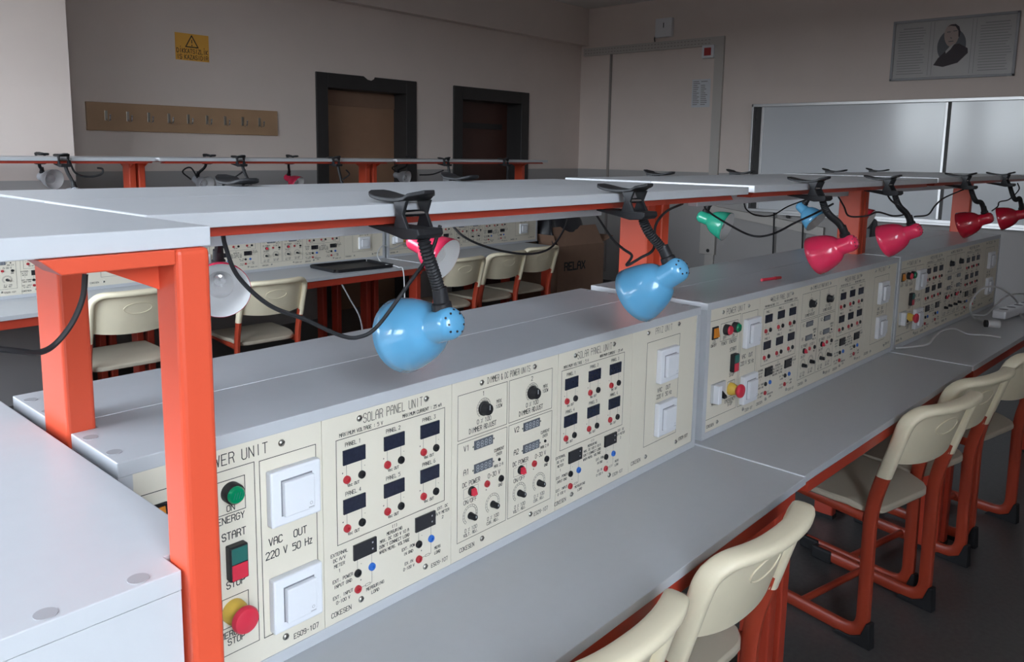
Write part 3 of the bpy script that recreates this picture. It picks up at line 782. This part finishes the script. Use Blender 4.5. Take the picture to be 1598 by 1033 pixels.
# ------------------------------------------------------------------ clip lamps
def clip_lamp(label, clip, turn, neck_end, axis, col, cord=None, fine=True):
    """clip: point on the shelf edge (top surface); turn 0 = clipped to the camera side, pi = other side"""
    r = thing('clip_lamp', label, 'lamp', clip, turn, 'clip-on lamps along the shelves')
    n = 18; top = []
    for i in range(n+1):
        a = math.pi*i/n
    # clothes-peg clip: levers run across the board edge (y), upper lever curved up at both ends
    mb = MB(); vs = []; m = 18
    for i in range(m+1):
        y = .064-.116*i/m; e = (y-.008)/.058
        z = .0025+.0095*e*e+(.003 if y < -.03 else 0); hw = .028*math.sqrt(max(.12, 1-abs(e)**5))-.004*max(0, 1-abs(e)*2.2)
        vs += [(-hw, y, z), (hw, y, z), (hw, y, z+.006), (-hw, y, z+.006)]
    fs = [(3, 2, 1, 0), (4*m, 4*m+1, 4*m+2, 4*m+3)]
    for i in range(m):
        for k in range(4): fs.append((4*i+k, 4*i+(k+1) % 4, 4*i+4+(k+1) % 4, 4*i+4+k))
    mb.add(vs, fs); mb.build('upper_lever', 'black', r, smooth=True, bevel=.0015)
    for s in (-1, 1):
        po = [(-.003, .005), (-.011, -.012), (-.003, -.034), (-.034, -.034), (-.023, -.014), (-.031, .006)]
        MB().prism(po[::-1], s*.022-.003, s*.022+.003, 'x').build('clip_cheek', 'black', r, bevel=.001)
    MB().cyl((-.024, -.017, -.013), (.024, -.017, -.013), .0050, n=12).build('clip_spring', 'chrome', r, smooth=True)
    mb = MB()
    po = [(.056, -.0325), (.056, -.036), (.010, -.043), (-.022, -.049), (-.050, -.047), (-.056, -.041), (-.054, -.0325)]
    mb.prism(po, -.024, .024, 'x')
    mb.build('lower_lever', 'black', r, bevel=.004, seg=3)
    inv = Matrix.Rotation(-turn, 3, 'Z')
    def loc(p): return inv @ (Vector(p)-Vector(clip))
    e = loc(neck_end); ax = (inv @ Vector(axis)).normalized()
    up = ax.cross(Vector((0, 0, 1))).cross(ax).normalized() if abs(ax.z) < .99 else Vector((0, 1, 0))
    if up.z < 0: up = -up
    st = Vector((.002, -.036, -.045))
    dn = (up*.75+(st-e).normalized()*.5+Vector((0, -.15, 0))).normalized()
    L0 = (e-st).length
    b0, b1, b2, b3 = st, st+Vector((.1*(e.x-st.x), -.10*L0, -.40*L0)), e+dn*(.40*L0), e
    nb = 72 if fine else 14
    def bz(t): return b0*(1-t)**3+b1*3*t*(1-t)**2+b2*3*t*t*(1-t)+b3*t**3
    raw = [bz(i/200) for i in range(201)]; acc = [0]
    for p0, p1 in zip(raw, raw[1:]): acc.append(acc[-1]+(p1-p0).length)
    ribs = max(6, round(acc[-1]/.0050)); nb = ribs*4 if fine else 12
    pts = []; rr = []; k = 0
    for i in range(nb+1):
        tgt = acc[-1]*i/nb
        while k < 199 and acc[k+1] < tgt: k += 1
        pts.append(raw[k].lerp(raw[k+1], min(1, max(0, (tgt-acc[k])/max(1e-9, acc[k+1]-acc[k])))))
        rr.append((.0101, .0094, .0079, .0094)[i % 4] if fine else .0092)
    gk = MB().tube(pts, rr, 12 if fine else 8)
    gk.build('gooseneck', 'black', r, smooth=True)
    tip = e-up*.029-ax*.028
    MB().lathe([(0, .0150), (.010, .0145), (.012, .0118), (.034, .0108), (.036, .0)], e-up*.007, dn, 16).build('neck_socket', 'black', r, smooth=True)
    pr = [(0, .0), (.0006, .008), (.004, .0165), (.010, .0220), (.018, .0245), (.048, .0246), (.053, .0262), (.058, .0312), (.066, .0385), (.080, .0462), (.098, .0522), (.116, .0566), (.132, .0592), (.1325, .0582)]
    sh = MB().lathe(pr, tip, ax, 36).build('lamp_shade', col, r, smooth=True, angle=80)
    li = [(.1324, .0580), (.116, .0552), (.098, .0508), (.080, .0448), (.066, .0370), (.058, .0298), (.052, .0)]
    MB().lathe(li, tip, ax, 36).build('shade_lining', 'lining', sh, smooth=True, angle=80)
    v = MB(); xx = ax.orthogonal().normalized(); yy = ax.cross(xx)
    for q in range(10):
        a = 2*math.pi*q/10
        rr_ = .0178 if q % 2 else .0145; h0 = .0052 if q % 2 else .0030
        c = tip+ax*h0+(xx*math.cos(a)+yy*math.sin(a))*rr_
        nrm = ((c-tip-ax*.022)).normalized()
        v.cyl(c-nrm*.001, c+nrm*.0008, .0018, n=8)
    v.build('vent_holes', 'ink', sh)
    bl = MB().lathe([(.052, .012), (.062, .014), (.074, .022), (.090, .028), (.106, .026), (.116, .016), (.120, 0)], tip, ax, 20).build('light_bulb', 'bulb', r, smooth=True)
    MB().lathe([(.050, .013), (.066, .0125), (.068, .004), (.072, .0)], tip, ax, 14).build('bulb_base', 'chrome', bl, smooth=True)
    if cord:
        rad, cp = cord
        MB().tube([loc(p) for p in bez(cp, 10)], rad, 8).build('power_cord', 'rubber', r, smooth=True)
    return r
ZS = 1.446
c1 = [at(347, 357, .93), at(352, 385, .94), at(372, 432, .95), at(420, 476, .95), at(475, 498, .94), at(530, 523, .93), at(560, 526, .92), at(590, 508, .91), at(640, 440, .89), at(672, 395, .87), at(687, 352, .87)]
clip_lamp('large sky-blue clip lamp with ribbed black neck, nearest the camera', at(632, 312, .880).xy.to_3d()+Vector((0, 0, ZS)), 0, at(689, 476, .845), (.05, .94, -.32), 'blue', (.0030, c1))
c2 = [at(931, 336, 1.2), at(955, 372, 1.0), at(972, 388, .9), at(986, 399, .87), at(978, 414, .86), at(1000, 402, .85), at(1020, 388, .84), at(1023, 352, .86), at(1040, 330, .90), at(1065, 318, .95)]
clip_lamp('smaller sky-blue clip lamp in front of the orange post, second from the camera', at(979, 299, .868).xy.to_3d()+Vector((0, 0, ZS)), 0, at(1042, 404, .800), (.06, .84, -.56), 'blue', (.0028, c2))
def edge_at(px, sd):
    """point of the shelf edge (camera side -1, far side +1) that stands at this photo column"""
    Y = SEAM+sd*.31
    for _ in range(8):
        p = at(px, 270, Y); n = 0 if p.x < 1.88 else (1 if p.x < 3.37 else 2)
        x0, dy, dz, a = BEN[n]; Y = YP+dy+(p.x-x0)*math.tan(a)+(SEAM+sd*.31-YP)
    return Vector((p.x, Y, .75+dz+ST)), a
def front(px, py, Y, npx, npy, NY, ax, col, cord, label):
    p, a = edge_at(px, -1)
    clip_lamp(label, p, a, at(npx, npy, p.y+NY-Y), ax, col, cord)
front(1266, 285, .865, 1318, 366, .805, (.07, .92, -.43), 'pink', (.003, [at(1100, 316, 1.3), at(1103, 328, 1.2), at(1140, 352, 1.05), at(1175, 368, .95), at(1206, 365, .92), at(1240, 348, .90), at(1270, 334, .88), at(1300, 318, .86)]), 'pink clip lamp whose shade covers the orange post, left of the pair')
front(1381, 279, .855, 1421, 348, .800, (.07, .92, -.43), 'pink', (.003, [at(1306, 303, 1.1), at(1317, 322, 1.0), at(1325, 337, .95), at(1352, 337, .9), at(1370, 331, .88), at(1395, 337, .87), at(1412, 332, .86), at(1390, 312, .85), at(1384, 300, .85)]), 'pink clip lamp hanging clear of any post, right of the pair')
front(1502, 276, .815, 1536, 331, .770, (.07, .93, -.36), 'crimson', (.003, [at(1427, 338, .84), at(1448, 335, .83), at(1460, 320, .82), at(1475, 308, .82), at(1505, 295, .81)]), 'crimson clip lamp by the last orange post')
front(1564, 274, .790, 1594, 325, .755, (-.05, .95, -.30), 'crimson', (.003, [at(1548, 329, .80), at(1557, 322, .80), at(1560, 315, .80), at(1575, 311, .79), at(1590, 296, .79), at(1588, 286, .79)]), 'crimson clip lamp cut off by the right edge, last on the shelf')
def back(px, npx, npy, dY, ax, col, label, cord=None, fine=False):
    p, a = edge_at(px, 1)
    return clip_lamp(label, p, math.pi+a, at(npx, npy, p.y+dY), ax, col, cord, fine)
back(366, 341, 408, .10, (-.42, -.86, -.18), 'pink', 'pink lamp with white inside beside the big orange post, half hidden')
back(714, 655, 364, .12, (.22, -.90, -.36), 'pink', 'pink lamp with white inside behind the ribbed neck', (.003, [at(706, 352, 1.45), at(722, 368, 1.4), at(750, 382, 1.4), at(790, 393, 1.4), at(830, 396, 1.4), at(860, 386, 1.42), at(880, 358, 1.45), at(888, 332, 1.5)]))
back(1026, 984, 350, .12, (.10, -.95, -.30), 'pink', 'lamp on the rear edge whose black clip shows behind the second blue lamp')
back(1153, 1102, 329, .10, (.10, -.95, -.30), 'teal', 'green clip lamp right of the orange post')
back(1300, 1257, 317, .12, (-.10, -.75, -.62), 'blue', 'small blue lamp far behind the shelf, left of the pink pair', (.003, [at(1161, 316, 1.42), at(1165, 327, 1.42), at(1180, 336, 1.42), at(1205, 336, 1.42), at(1230, 322, 1.42), at(1262, 310, 1.42)]))
back(1367, 1334, 322, .10, (.0, -.90, -.4), 'crimson', 'lamp on the rear edge whose black clip shows above the right pink lamp')
p = atx(1521, 320, XR-.03)
wsck = thing('wall_socket', 'small grey wall socket right of the last orange post', 'socket', (0, 0, 0))
MB().box(XR-.04, p.y-.05, p.z-.06, XR-.0005, p.y+.05, p.z+.06).build('socket_body', 'cap', wsck, bevel=.004)
MB().cyl((XR-.042, p.y, p.z), (XR-.039, p.y, p.z), .022, n=16).build('socket_hole', 'ink', wsck)
# lamps of the far row
FZ = .767+ST
def farf(px, npx, npy, NY, ax, col, label, cord=None, back_=False):
    EY = (FY+SEAM-.31) if not back_ else (FY+SEAM+.31)
    p = at(px, 250, EY)
    clip_lamp(label, (p.x, EY, FZ), math.pi if back_ else 0, at(npx, npy, NY), ax, col, cord, False)
farf(97, 116, 292, 4.33, (.1, .9, -.4), 'greylamp', 'far clip lamp before the pale pier, black neck slanting down', (.005, [at(108, 250, 4.4), at(118, 270, 4.4), at(138, 276, 4.4), at(158, 272, 4.4), at(160, 264, 4.4), at(152, 262, 4.4)]))
farf(373, 391, 292, 4.33, (.1, .9, -.4), 'blue', 'far clip lamp below the last coat hook', (.005, [at(383, 265, 4.4), at(365, 277, 4.4), at(350, 278, 4.4)]))
farf(522, 534, 290, 4.33, (.1, .9, -.4), 'pink', 'far clip lamp in front of the brown door', (.005, [at(540, 265, 4.4), at(545, 272, 4.4), at(535, 280, 4.4)]))
farf(694, 704, 286, 4.33, (.1, .9, -.4), 'pink', 'far clip lamp between the two doors', (.005, [at(692, 266, 4.4), at(675, 272, 4.4), at(655, 273, 4.4)]))
farf(787, 792, 288, 4.33, (.1, .9, -.4), 'blue', 'far clip lamp in front of the dark red door')
farf(65, 66, 268, 5.12, (.30, -.9, -.12), 'greylamp', 'far grey lamp showing its bulb before the pale pier', None, True)
farf(326, 308, 274, 5.12, (.2, -.9, -.3), 'greylamp', 'far pale lamp half hidden above the shelf, below the hook board', (.005, [at(298, 280, 5.1), at(285, 268, 5.1), at(298, 262, 5.1), at(312, 285, 5.1)]), True)
farf(455, 451, 272, 5.12, (.3, -.8, -.4), 'pink', 'far pink lamp half hidden left of the brown door', None, True)
farf(640, 620, 268, 5.12, (.3, -.9, -.2), 'greylamp', 'far grey lamp ring seen right of the brown door', (.005, [at(618, 268, 5.1), at(612, 262, 5.1), at(620, 258, 5.1)]), True)

# loose lead hanging from the side bench
cb = [at(133, 428, .73), at(129, 465, .73), at(112, 505, .73), at(85, 538, .73), at(60, 550, .72), at(30, 548, .71), at(-40, 540, .70)]
tag(MB().tube(bez(cb, 10), .0026, 8).build('hanging_cord', 'rubber', smooth=True), 'black cord curving down in front of the left orange post', 'cord')

# ------------------------------------------------------------------ back wall: sign, hooks
def PB(off): return lambda u, v: (u, YF-off, v)
s = thing('warning_sign', 'yellow paper warning sign with triangle on the back wall', 'sign', (0,0,0))
MB().box(2.903, YF-.003, 2.185, 3.171, YF-.0005, 2.386).build('sign_sheet', 'signy', s)
k = MB(); tri = [(2.985, 2.287), (3.083, 2.287), (3.034, 2.372)]
for a, b in zip(tri, tri[1:]+tri[:1]): seg(k, a, b, .008, PB(.0034))
text(k, '!', 3.034, 2.318, .044, PB(.0034), t=.007)
text(k, 'DiKK^TSiZLiK', 3.037, 2.256, .031, PB(.0034), t=.0044, wd=.0160, sp=.32)
text(k, 'i$ K^Z^SIDIR', 3.037, 2.211, .031, PB(.0034), t=.0044, wd=.0160, sp=.34)
k.build('sign_lettering', 'ink', s)
hb = thing('coat_hook_board', 'wooden board of nine metal coat hooks on the back wall', 'coat rack', (0,0,0))
MB().prism([(2.234, 1.633), (3.752, 1.633), (3.752, 1.838), (2.234, 1.832)], YF-.022, YF-.0005, 'y').build('board', 'wood', hb, bevel=.002)
for i in range(9):
    x = 2.365+i*(1.215/8)
    o = MB().box(x-.010, YF-.026, 1.705, x+.010, YF-.022, 1.775).build('coat_hook', 'screw', hb, bevel=.001)
    MB().tube(bez([(x, YF-.026, 1.716), (x, YF-.056, 1.702), (x, YF-.086, 1.708), (x, YF-.094, 1.738)], 6), .0055, 8).build('hook_arm', 'chrome', o, smooth=True)
    MB().lathe([(0, 0), (.003, .007), (.009, .008), (.014, .004), (.015, 0)], (x, YF-.094, 1.734), (0, 0, 1), 10).build('hook_tip', 'chrome', o, smooth=True)

# ------------------------------------------------------------------ right wall: whiteboard, framed print, trunking
def PR(off): return lambda u, v: (XR-off, -u, v)     # u runs to the right seen from the room
wbd = thing('whiteboard', 'wide two-panel whiteboard in aluminium frame on the right wall', 'whiteboard', (0,0,0))
yl, yr, ym, zt, zb_ = 3.765, .10, 1.93, 2.06, .985
for a, b in ((yl-.10, ym+.015), (ym-.03, yr)):
    MB().box(XR-.045, b, zb_, XR-.030, a, zt-.025).build('writing_panel', 'board', wbd)
fm = MB(); fm.box(XR-.075, yr, zt-.03, XR-.0005, yl, zt).box(XR-.075, yr, zb_-.03, XR-.0005, yl, zb_).box(XR-.075, yl-.02, zb_, XR-.0005, yl, zt).box(XR-.055, yl-.125, zb_, XR-.028, yl-.10, zt-.03)
fm.box(XR-.055, ym-.005, zb_, XR-.028, ym+.020, zt-.03)
fm.build('board_frame', 'alu', wbd, bevel=.003)
MB().box(XR-.020, yl-.10, zb_, XR-.0005, yl-.02, zt-.03).build('slide_channel', 'doorframe', wbd)
MB().box(XR-.046, ym-.030, zb_, XR-.029, ym-.005, zt-.03).build('panel_gap', 'doorframe', wbd)
MB().box(XR-.13, 1.0, zb_-.045, XR-.075, 3.4, zb_-.028).build('pen_tray', 'alu', wbd)
for i, y in enumerate((3.02, 2.86)):
    tag(MB().cyl((XR-.105, y+.05, zb_-.018), (XR-.105, y-.05, zb_-.018), .010, n=12).build('board_marker', ('rubber', 'plate')[i], smooth=True), ('black marker pen on the whiteboard tray', 'white marker pen on the whiteboard tray')[i], 'marker', 'marker pens')
po = thing('framed_print', 'wide framed print with a suited man between two text columns', 'picture', (0,0,0))
Yl, Yr, Zb, Zt = 2.452, 1.450, 2.235, 2.770
MB().box(XR-.010, Yr+.01, Zb+.01, XR-.0005, Yl-.01, Zt-.01).build('print_sheet', 'poster', po)
f2 = MB(); f2.box(XR-.022, Yr, Zb, XR-.0005, Yl, Zb+.022).box(XR-.022, Yr, Zt-.022, XR-.0005, Yl, Zt).box(XR-.022, Yr, Zb, XR-.0005, Yr+.022, Zt).box(XR-.022, Yl-.022, Zb, XR-.0005, Yl, Zt)
f2.build('print_frame', 'cap', po, bevel=.004)
Pp = PR(.0104)
for c0, c1_ in ((-2.40, -2.17), (-1.74, -1.49)):
    k = MB()
    for i in range(18):
        z = 2.695-i*.0235
        e = c1_-random.random()*.05
        if i == 0: seg(k, (c0+.04, z), (c1_-.03, z), .008, Pp)
        else: seg(k, (c0+.01*random.random(), z), (e, z), .006, Pp)
    k.build('text_column', 'faint', po)
for u in (-2.135, -2.105, -1.800, -1.770):
    k = MB(); seg(k, (u, 2.275), (u, 2.735), .004, Pp); k.build('border_line', 'faint', po)
def flat(name, m, pts, off):
    q = MB(); q.add([PR(off)(u, v) for u, v in pts], [tuple(range(len(pts)))]); return q.build(name, m, po)
cu, cz = -1.955, 2.535
flat('portrait_ground', 'printgrey', [(cu+.115*math.cos(a*math.pi/16), cz-.015+.145*math.sin(a*math.pi/16)) for a in range(32)], .0106)
flat('portrait_head', 'skin', [(cu-.005+(.060+.008*math.sin(a*math.pi/12))*math.cos(a*math.pi/12), cz+.075+.098*math.sin(a*math.pi/12)) for a in range(24)], .0109)
flat('portrait_suit', 'suit', [(cu-.135, cz-.175), (cu-.055, cz-.195), (cu+.06, cz-.165), (cu+.135, cz-.085), (cu+.130, cz-.045), (cu+.06, cz+.000), (cu+.02, cz-.005), (cu-.045, cz-.060), (cu-.10, cz-.115)], .0112)
flat('portrait_collar', 'poster', [(cu-.045, cz-.060), (cu-.012, cz-.020), (cu+.025, cz+.004), (cu-.005, cz-.045), (cu-.04, cz-.080)], .0115)
flat('portrait_hair', 'suit', [(cu-.045, cz+.150), (cu-.02, cz+.168), (cu+.02, cz+.170), (cu+.05, cz+.145), (cu+.063, cz+.10), (cu+.058, cz+.055), (cu+.048, cz+.06), (cu+.045, cz+.11), (cu+.02, cz+.150), (cu-.02, cz+.158)][::-1], .0112)
q = MB()
for a, b in (((-.042, .105), (-.018, .105)), ((.008, .110), (.034, .112)), ((-.012, .055), (-.004, .050)), ((-.024, .022), (.010, .024))): seg(q, (cu+a[0], cz+a[1]), (cu+b[0], cz+b[1]), .007, PR(.0115))
q.build('portrait_features', 'printgrey', po)
tk = thing('cable_trunking', 'perforated cable trunking with door-shaped run on the right wall', 'trunking', (0,0,0))
k = MB().box(XR-.035, 4.14, 2.695, XR-.0005, 5.99, 2.785)
for i in range(40):
    y = 4.30+i*.0422
    for z in (2.722, 2.758): k.quad((XR-.0354, y, z-.004), (XR-.0354, y, z+.004), (XR-.0354, y+.022, z+.004), (XR-.0354, y+.022, z-.004))
o = k.build('top_duct', 'trunk', tk); o.data.materials.append(MT['trunkhole'])
for i, p in enumerate(o.data.polygons): p.material_index = 1 if i >= 6 else 0
MB().box(XR-.032, 4.14, .15, XR-.0005, 4.245, 2.695).build('side_duct', 'trunk', tk, bevel=.003)
tag(MB().box(XR-.022, 5.585, .1, XR-.0005, 5.612, 2.695).build('conduit_pipe', 'trunkhole', bevel=.004), 'thin vertical conduit below the perforated trunking', 'conduit')
al = thing('alarm_button', 'small red alarm button in white box under the trunking', 'alarm button', (0,0,0))
MB().box(XR-.055, 4.245, 2.565, XR-.0005, 4.385, 2.700).build('button_box', 'plate', al, bevel=.004)
MB().box(XR-.060, 4.275, 2.590, XR-.0545, 4.355, 2.672).build('button_face', 'alarm', al, bevel=.002)
jb = thing('junction_box', 'white square junction box above the trunking', 'box', (0,0,0))
MB().box(XR-.05, 4.775, 2.83, XR-.0005, 4.985, 3.035).build('box_body', 'plate', jb, bevel=.004)
MB().box(XR-.0515, 4.872, 2.93, XR-.0495, 4.882, 2.985).build('key_slot', 'ink', jb)
MB().tube(bez([(XR-.01, 4.995, 2.86), (XR-.015, 5.01, 2.83), (XR-.02, 5.0, 2.79)], 6), .006, 8).build('box_cable', 'rubber', jb, smooth=True)
nt_ = thing('notice_sheet', 'printed paper notice taped inside the trunking outline', 'paper', (0,0,0))
MB().box(XR-.002, 4.290, 2.050, XR-.0004, 4.512, 2.350).build('paper_sheet', 'paper', nt_)
k = MB()
for c0 in (-4.495, -4.40):
    for i in range(13):
        if random.random() < .85: seg(k, (c0, 2.325-i*.0205), (c0+.035+.04*random.random(), 2.325-i*.0205), .008, PR(.0026))
k.build('printed_lines', 'faint', nt_)
# lower socket duct on the right wall, mounted askew, and a socket strip
sd = thing('socket_duct', 'sloping white socket duct on the wall below the whiteboard', 'socket duct', (0,0,0))
MB().prism([(4.17, .905), (4.17, .985), (2.95, .835), (2.95, .745)][::-1], XR-.05, XR-.0005, 'x').build('duct_body', 'trunk', sd, bevel=.003)
p = atx(1229, 338, XR-.05)
MB().cyl((XR-.052, p.y, p.z), (XR-.049, p.y, p.z), .018, n=16).build('socket_hole', 'ink', sd)
ss = thing('socket_strip', 'short upright white socket strip under the green lamp', 'socket', (0,0,0))
a = atx(1098, 352, XR-.05); b = atx(1114, 398, XR-.05)
MB().box(XR-.05, b.y, b.z, XR-.0005, a.y+.04, a.z+.03).build('strip_body', 'trunk', ss, bevel=.004)
p = atx(1104.5, 391, XR-.05)
MB().cyl((XR-.052, p.y, p.z), (XR-.049, p.y, p.z), .020, n=16).build('socket_hole', 'ink', ss)
for px, y0, y1, s in ((1207, 330, 420, 'black cable hanging down the wall under the socket duct'), (1252, 348, 420, 'black cable on the wall right of the other hanging cable')):
    tag(MB().tube([atx(px+1, y0, XR-.06), atx(px, (y0+y1)/2, XR-.05), atx(px-3, y1+30, XR-.04)], .008, 8).build('wall_cable', 'rubber', smooth=True), s, 'cable')
# dark desk chair near the whiteboard, only its back shows
dc = thing('desk_chair', 'black desk chair back by the whiteboard, right of the middle post', 'chair', (0,0,0))
p = at(1365, 360, 2.1)
MB().prism([(p.x-.10, p.z-.30), (p.x+.10, p.z-.30), (p.x+.09, p.z+.02), (p.x+.06, p.z+.085), (p.x, p.z+.10), (p.x-.06, p.z+.085), (p.x-.09, p.z+.02)], 2.10, 2.15, 'y').build('backrest', 'bag', dc, bevel=.015, seg=3)
MB().box(p.x-.22, 2.13, .44, p.x+.22, 2.56, .52).build('seat', 'bag', dc, bevel=.03, seg=3)
MB().tube([(p.x, 2.125, p.z-.2), (p.x, 2.14, .55), (p.x, 2.25, .43)], .018, 8).build('back_stem', 'rubber', dc, smooth=True)
MB().cyl((p.x, 2.345, .08), (p.x, 2.345, .44), .025).build('gas_column', 'rubber', dc, smooth=True)
for q in range(5):
    t = 2*math.pi*q/5
    MB().tube([(p.x, 2.345, .10), (p.x+.28*math.cos(t), 2.345+.28*math.sin(t), .06)], .018, 8).build('base_leg', 'rubber', dc, smooth=True)
    MB().cyl((p.x+.28*math.cos(t)-.012, 2.345+.28*math.sin(t), .025), (p.x+.28*math.cos(t)+.012, 2.345+.28*math.sin(t), .025), .025, n=14).build('castor', 'rubber', dc, smooth=True)

# ------------------------------------------------------------------ loose things
tr_ = thing('black_tray', 'flat black tray lying on the far worktable', 'tray', (3.20, 4.285, .7505), math.radians(-4))
MB().prism([(-.23, -.14), (-.20, -.165), (.20, -.165), (.23, -.14), (.23, .14), (.20, .165), (-.20, .165), (-.23, .14)], 0, .006).build('tray_base', 'black', tr_)
rm = MB()
for x0, y0, x1, y1 in ((-.21, -.165, .21, -.150), (-.21, .150, .21, .165), (-.23, -.145, -.215, .145), (.215, -.145, .23, .145)): rm.box(x0, y0, .006, x1, y1, .020)
rm.build('tray_rim', 'black', tr_)
wc = [at(628, 381, 4.50), at(612, 388, 4.46), at(598, 383, 4.42), at(589, 396, 4.36), at(596, 410, 4.25), at(612, 414, 4.12), Vector((3.40, 4.05, .757)), Vector((3.42, 4.02, .72)), Vector((3.40, 3.98, .4)), Vector((3.38, 3.92, .008)), Vector((3.2, 3.8, .006))]
tag(MB().tube(bez(wc, 8), .004, 8).build('charger_cable', 'cable', smooth=True), 'thin white cable looping off the far worktable', 'cable')
pa = at(623, 373, 4.49)
ad = MB().box(pa.x-.03, 4.475, pa.z-.025, pa.x+.03, 4.518, pa.z+.03).build('plug_adapter', 'plate', bevel=.006)
tag(ad, 'small white plug adapter in the far console', 'plug')
tag(MB().tube(bez([(2.97, 4.09, .69), (3.0, 4.05, .6), (3.05, 4.0, .45), (3.06, 3.98, .2), (3.02, 3.9, .008)], 8), .005, 8).build('floor_cable', 'cap', smooth=True), 'grey cable drooping under the far worktable', 'cable')
# cardboard box with flaps, and the bag on it
bx = thing('cardboard_box', 'brown cardboard box with open flaps beside the far bench', 'box', (5.45, 4.33, 0), math.radians(-5))
w_, d_, h_ = .62, .56, .71
bd = MB(); bd.box(0, 0, 0, w_, .008, h_).box(0, d_-.008, 0, w_, d_, h_).box(0, .008, 0, .008, d_-.008, h_).box(w_-.008, .008, 0, w_, d_-.008, h_).box(.008, .008, 0, w_-.008, d_-.008, .01)
bd.build('carton', 'card', bx)
MB().prism([(0, h_), (.006, h_+.003), (.11, h_+.16), (.104, h_+.162)][::-1], .01, w_-.01, 'x').build('flap', 'card', bx)
MB().prism([(w_-.003, h_), (w_, h_), (w_+.15, h_+.05), (w_+.148, h_+.058)], .02, d_-.02, 'y').build('flap', 'card', bx)
MB().prism([(0, h_), (.004, h_), (-.035, h_+.10), (-.041, h_+.097)], .02, d_-.02, 'y').build('flap', 'card', bx)
MB().prism([(d_-.006, h_), (d_, h_), (d_+.03, h_+.16), (d_+.024, h_+.162)], .01, w_-.01, 'x').build('flap', 'card', bx)
k = MB(); text(k, 'RELAX', .225, .525, .066, lambda u, v: (u, -.0006, v), t=.014, wd=.042); k.build('box_lettering', 'ink', bx)
def blob(mb, c, rx, ry, rz, n=14, m=9, amp=.12, seed=1):
    rnd = random.Random(seed); ph = [rnd.random()*6 for _ in range(6)]; vs = []; fs = []
    for j in range(m+1):
        t = math.pi*j/m
        for i in range(n):
            a = 2*math.pi*i/n
            k_ = 1+amp*(math.sin(3*a+ph[0]+2*t)+.6*math.sin(5*a+ph[1]-3*t)+.5*math.sin(7*t+ph[2]))/2
            vs.append((c[0]+rx*k_*math.sin(t)*math.cos(a), c[1]+ry*k_*math.sin(t)*math.sin(a), c[2]+rz*k_*math.cos(t)))
    for j in range(m):
        for i in range(n): fs.append((j*n+i, (j+1)*n+i, (j+1)*n+(i+1) % n, j*n+(i+1) % n))
    return mb.add(vs, fs)
bg_ = thing('black_bag', 'black bag lying in the open cardboard box', 'bag', (5.74, 4.58, .70), 0)
blob(MB(), (0, 0, .10), .27, .21, .26, 24, 14, .10, 3).build('bag_body', 'bag', bg_, smooth=True)
MB().tube(bez([(-.22, -.10, .26), (-.30, -.18, .12), (-.27, -.20, -.02)], 8), .012, 8).build('bag_strap', 'bag', bg_, smooth=True)
tag(blob(MB(), (5.82, 4.50, 1.04), .17, .10, .06, 20, 12, .35, 5).build('plastic_bag', 'plasticbag', smooth=True, angle=25), 'crumpled white plastic bag on top of the black bag', 'plastic bag')
# red pen on the middle console
p = at(1259, 427.5, 1.06); q = at(1246, 427, 1.07)
pn = thing('red_pen', 'red pen lying on the middle console top', 'pen', (0,0,0))
z = 1.141; A_ = Vector((2.345, 1.052, z)); B_ = Vector((2.44, 1.032, z))
MB().cyl(A_, A_.lerp(B_, .7), .0048, n=12).build('pen_barrel', 'red', pn, smooth=True)
MB().cyl(A_.lerp(B_, .7), B_, .0055, .0045, n=12).build('pen_cap', 'alarm', pn, smooth=True)
# white leads and power strip on the far worktable of the front row
ZT = .760
def onz(px, py, z):
    v = _r*((px-PX)/F_PX) + _d*((py-PY)/F_PX) + _f
    return CAMPOS + v*((z-CAMPOS.z)/v.z)
lead = [onz(1397, 543, ZT+.004), onz(1425, 541, ZT+.004), onz(1448, 537, ZT+.004), onz(1458, 526, ZT+.012), onz(1470, 516, ZT+.020), onz(1490, 513, ZT+.015), onz(1510, 521, ZT+.004), onz(1535, 523, ZT+.004), onz(1562, 526, ZT+.004)]
tag(MB().tube(bez(lead, 8), .0042, 8).build('white_lead', 'cable', smooth=True), 'white lead coming out between the two far consoles', 'cable')
ex = thing('extension_lead', 'white looped extension cable with round plug on the far worktable', 'cable', (0,0,0))
base = onz(1545, 506, ZT+.015); Yp = base.y
lp = [onz(1540, 503, ZT+.02), onz(1520, 496, ZT+.01), at(1514, 480, Yp+.03), at(1520, 463, Yp+.03), at(1536, 449, Yp+.02), at(1556, 448, Yp+.01), at(1576, 459, Yp), at(1588, 473, Yp-.01), onz(1592, 490, ZT+.006), onz(1600, 498, ZT+.006), onz(1630, 500, ZT+.006)]
MB().tube(bez(lp, 8), .0045, 8).build('cable_loop', 'cable', ex, smooth=True)
l2 = [onz(1516, 491, ZT+.005), onz(1538, 491, ZT+.006), at(1556, 474, Yp+.05), at(1575, 460, Yp+.05), at(1600, 459, Yp+.05), at(1630, 466, Yp+.04)]
MB().tube(bez(l2, 8), .0045, 8).build('second_loop', 'cable', ex, smooth=True)
pA = onz(1541, 505, ZT+.019); pB = onz(1560, 506, ZT+.019)
dv = (pB-pA).normalized()
MB().cyl(pA, pA+dv*.05, .017, .018, n=16).build('plug_body', 'cable', ex, smooth=True)
MB().cyl(pA-dv*.012, pA, .0165, n=16).build('plug_face', 'ink', ex, smooth=True)
ps = onz(1572, 493, ZT)
st_ = thing('power_strip', 'white power strip lying behind the looped cable', 'power strip', (ps.x, ps.y, ZT), math.radians(-8))
MB().box(-.12, -.03, 0, .35, .03, .04).build('strip_body', 'plate', st_, bevel=.006)
for i in range(4):
    o = MB().cyl((-.06+i*.1, 0, .040), (-.06+i*.1, 0, .0408), .020, n=18).build('strip_socket', 'platedark', st_)
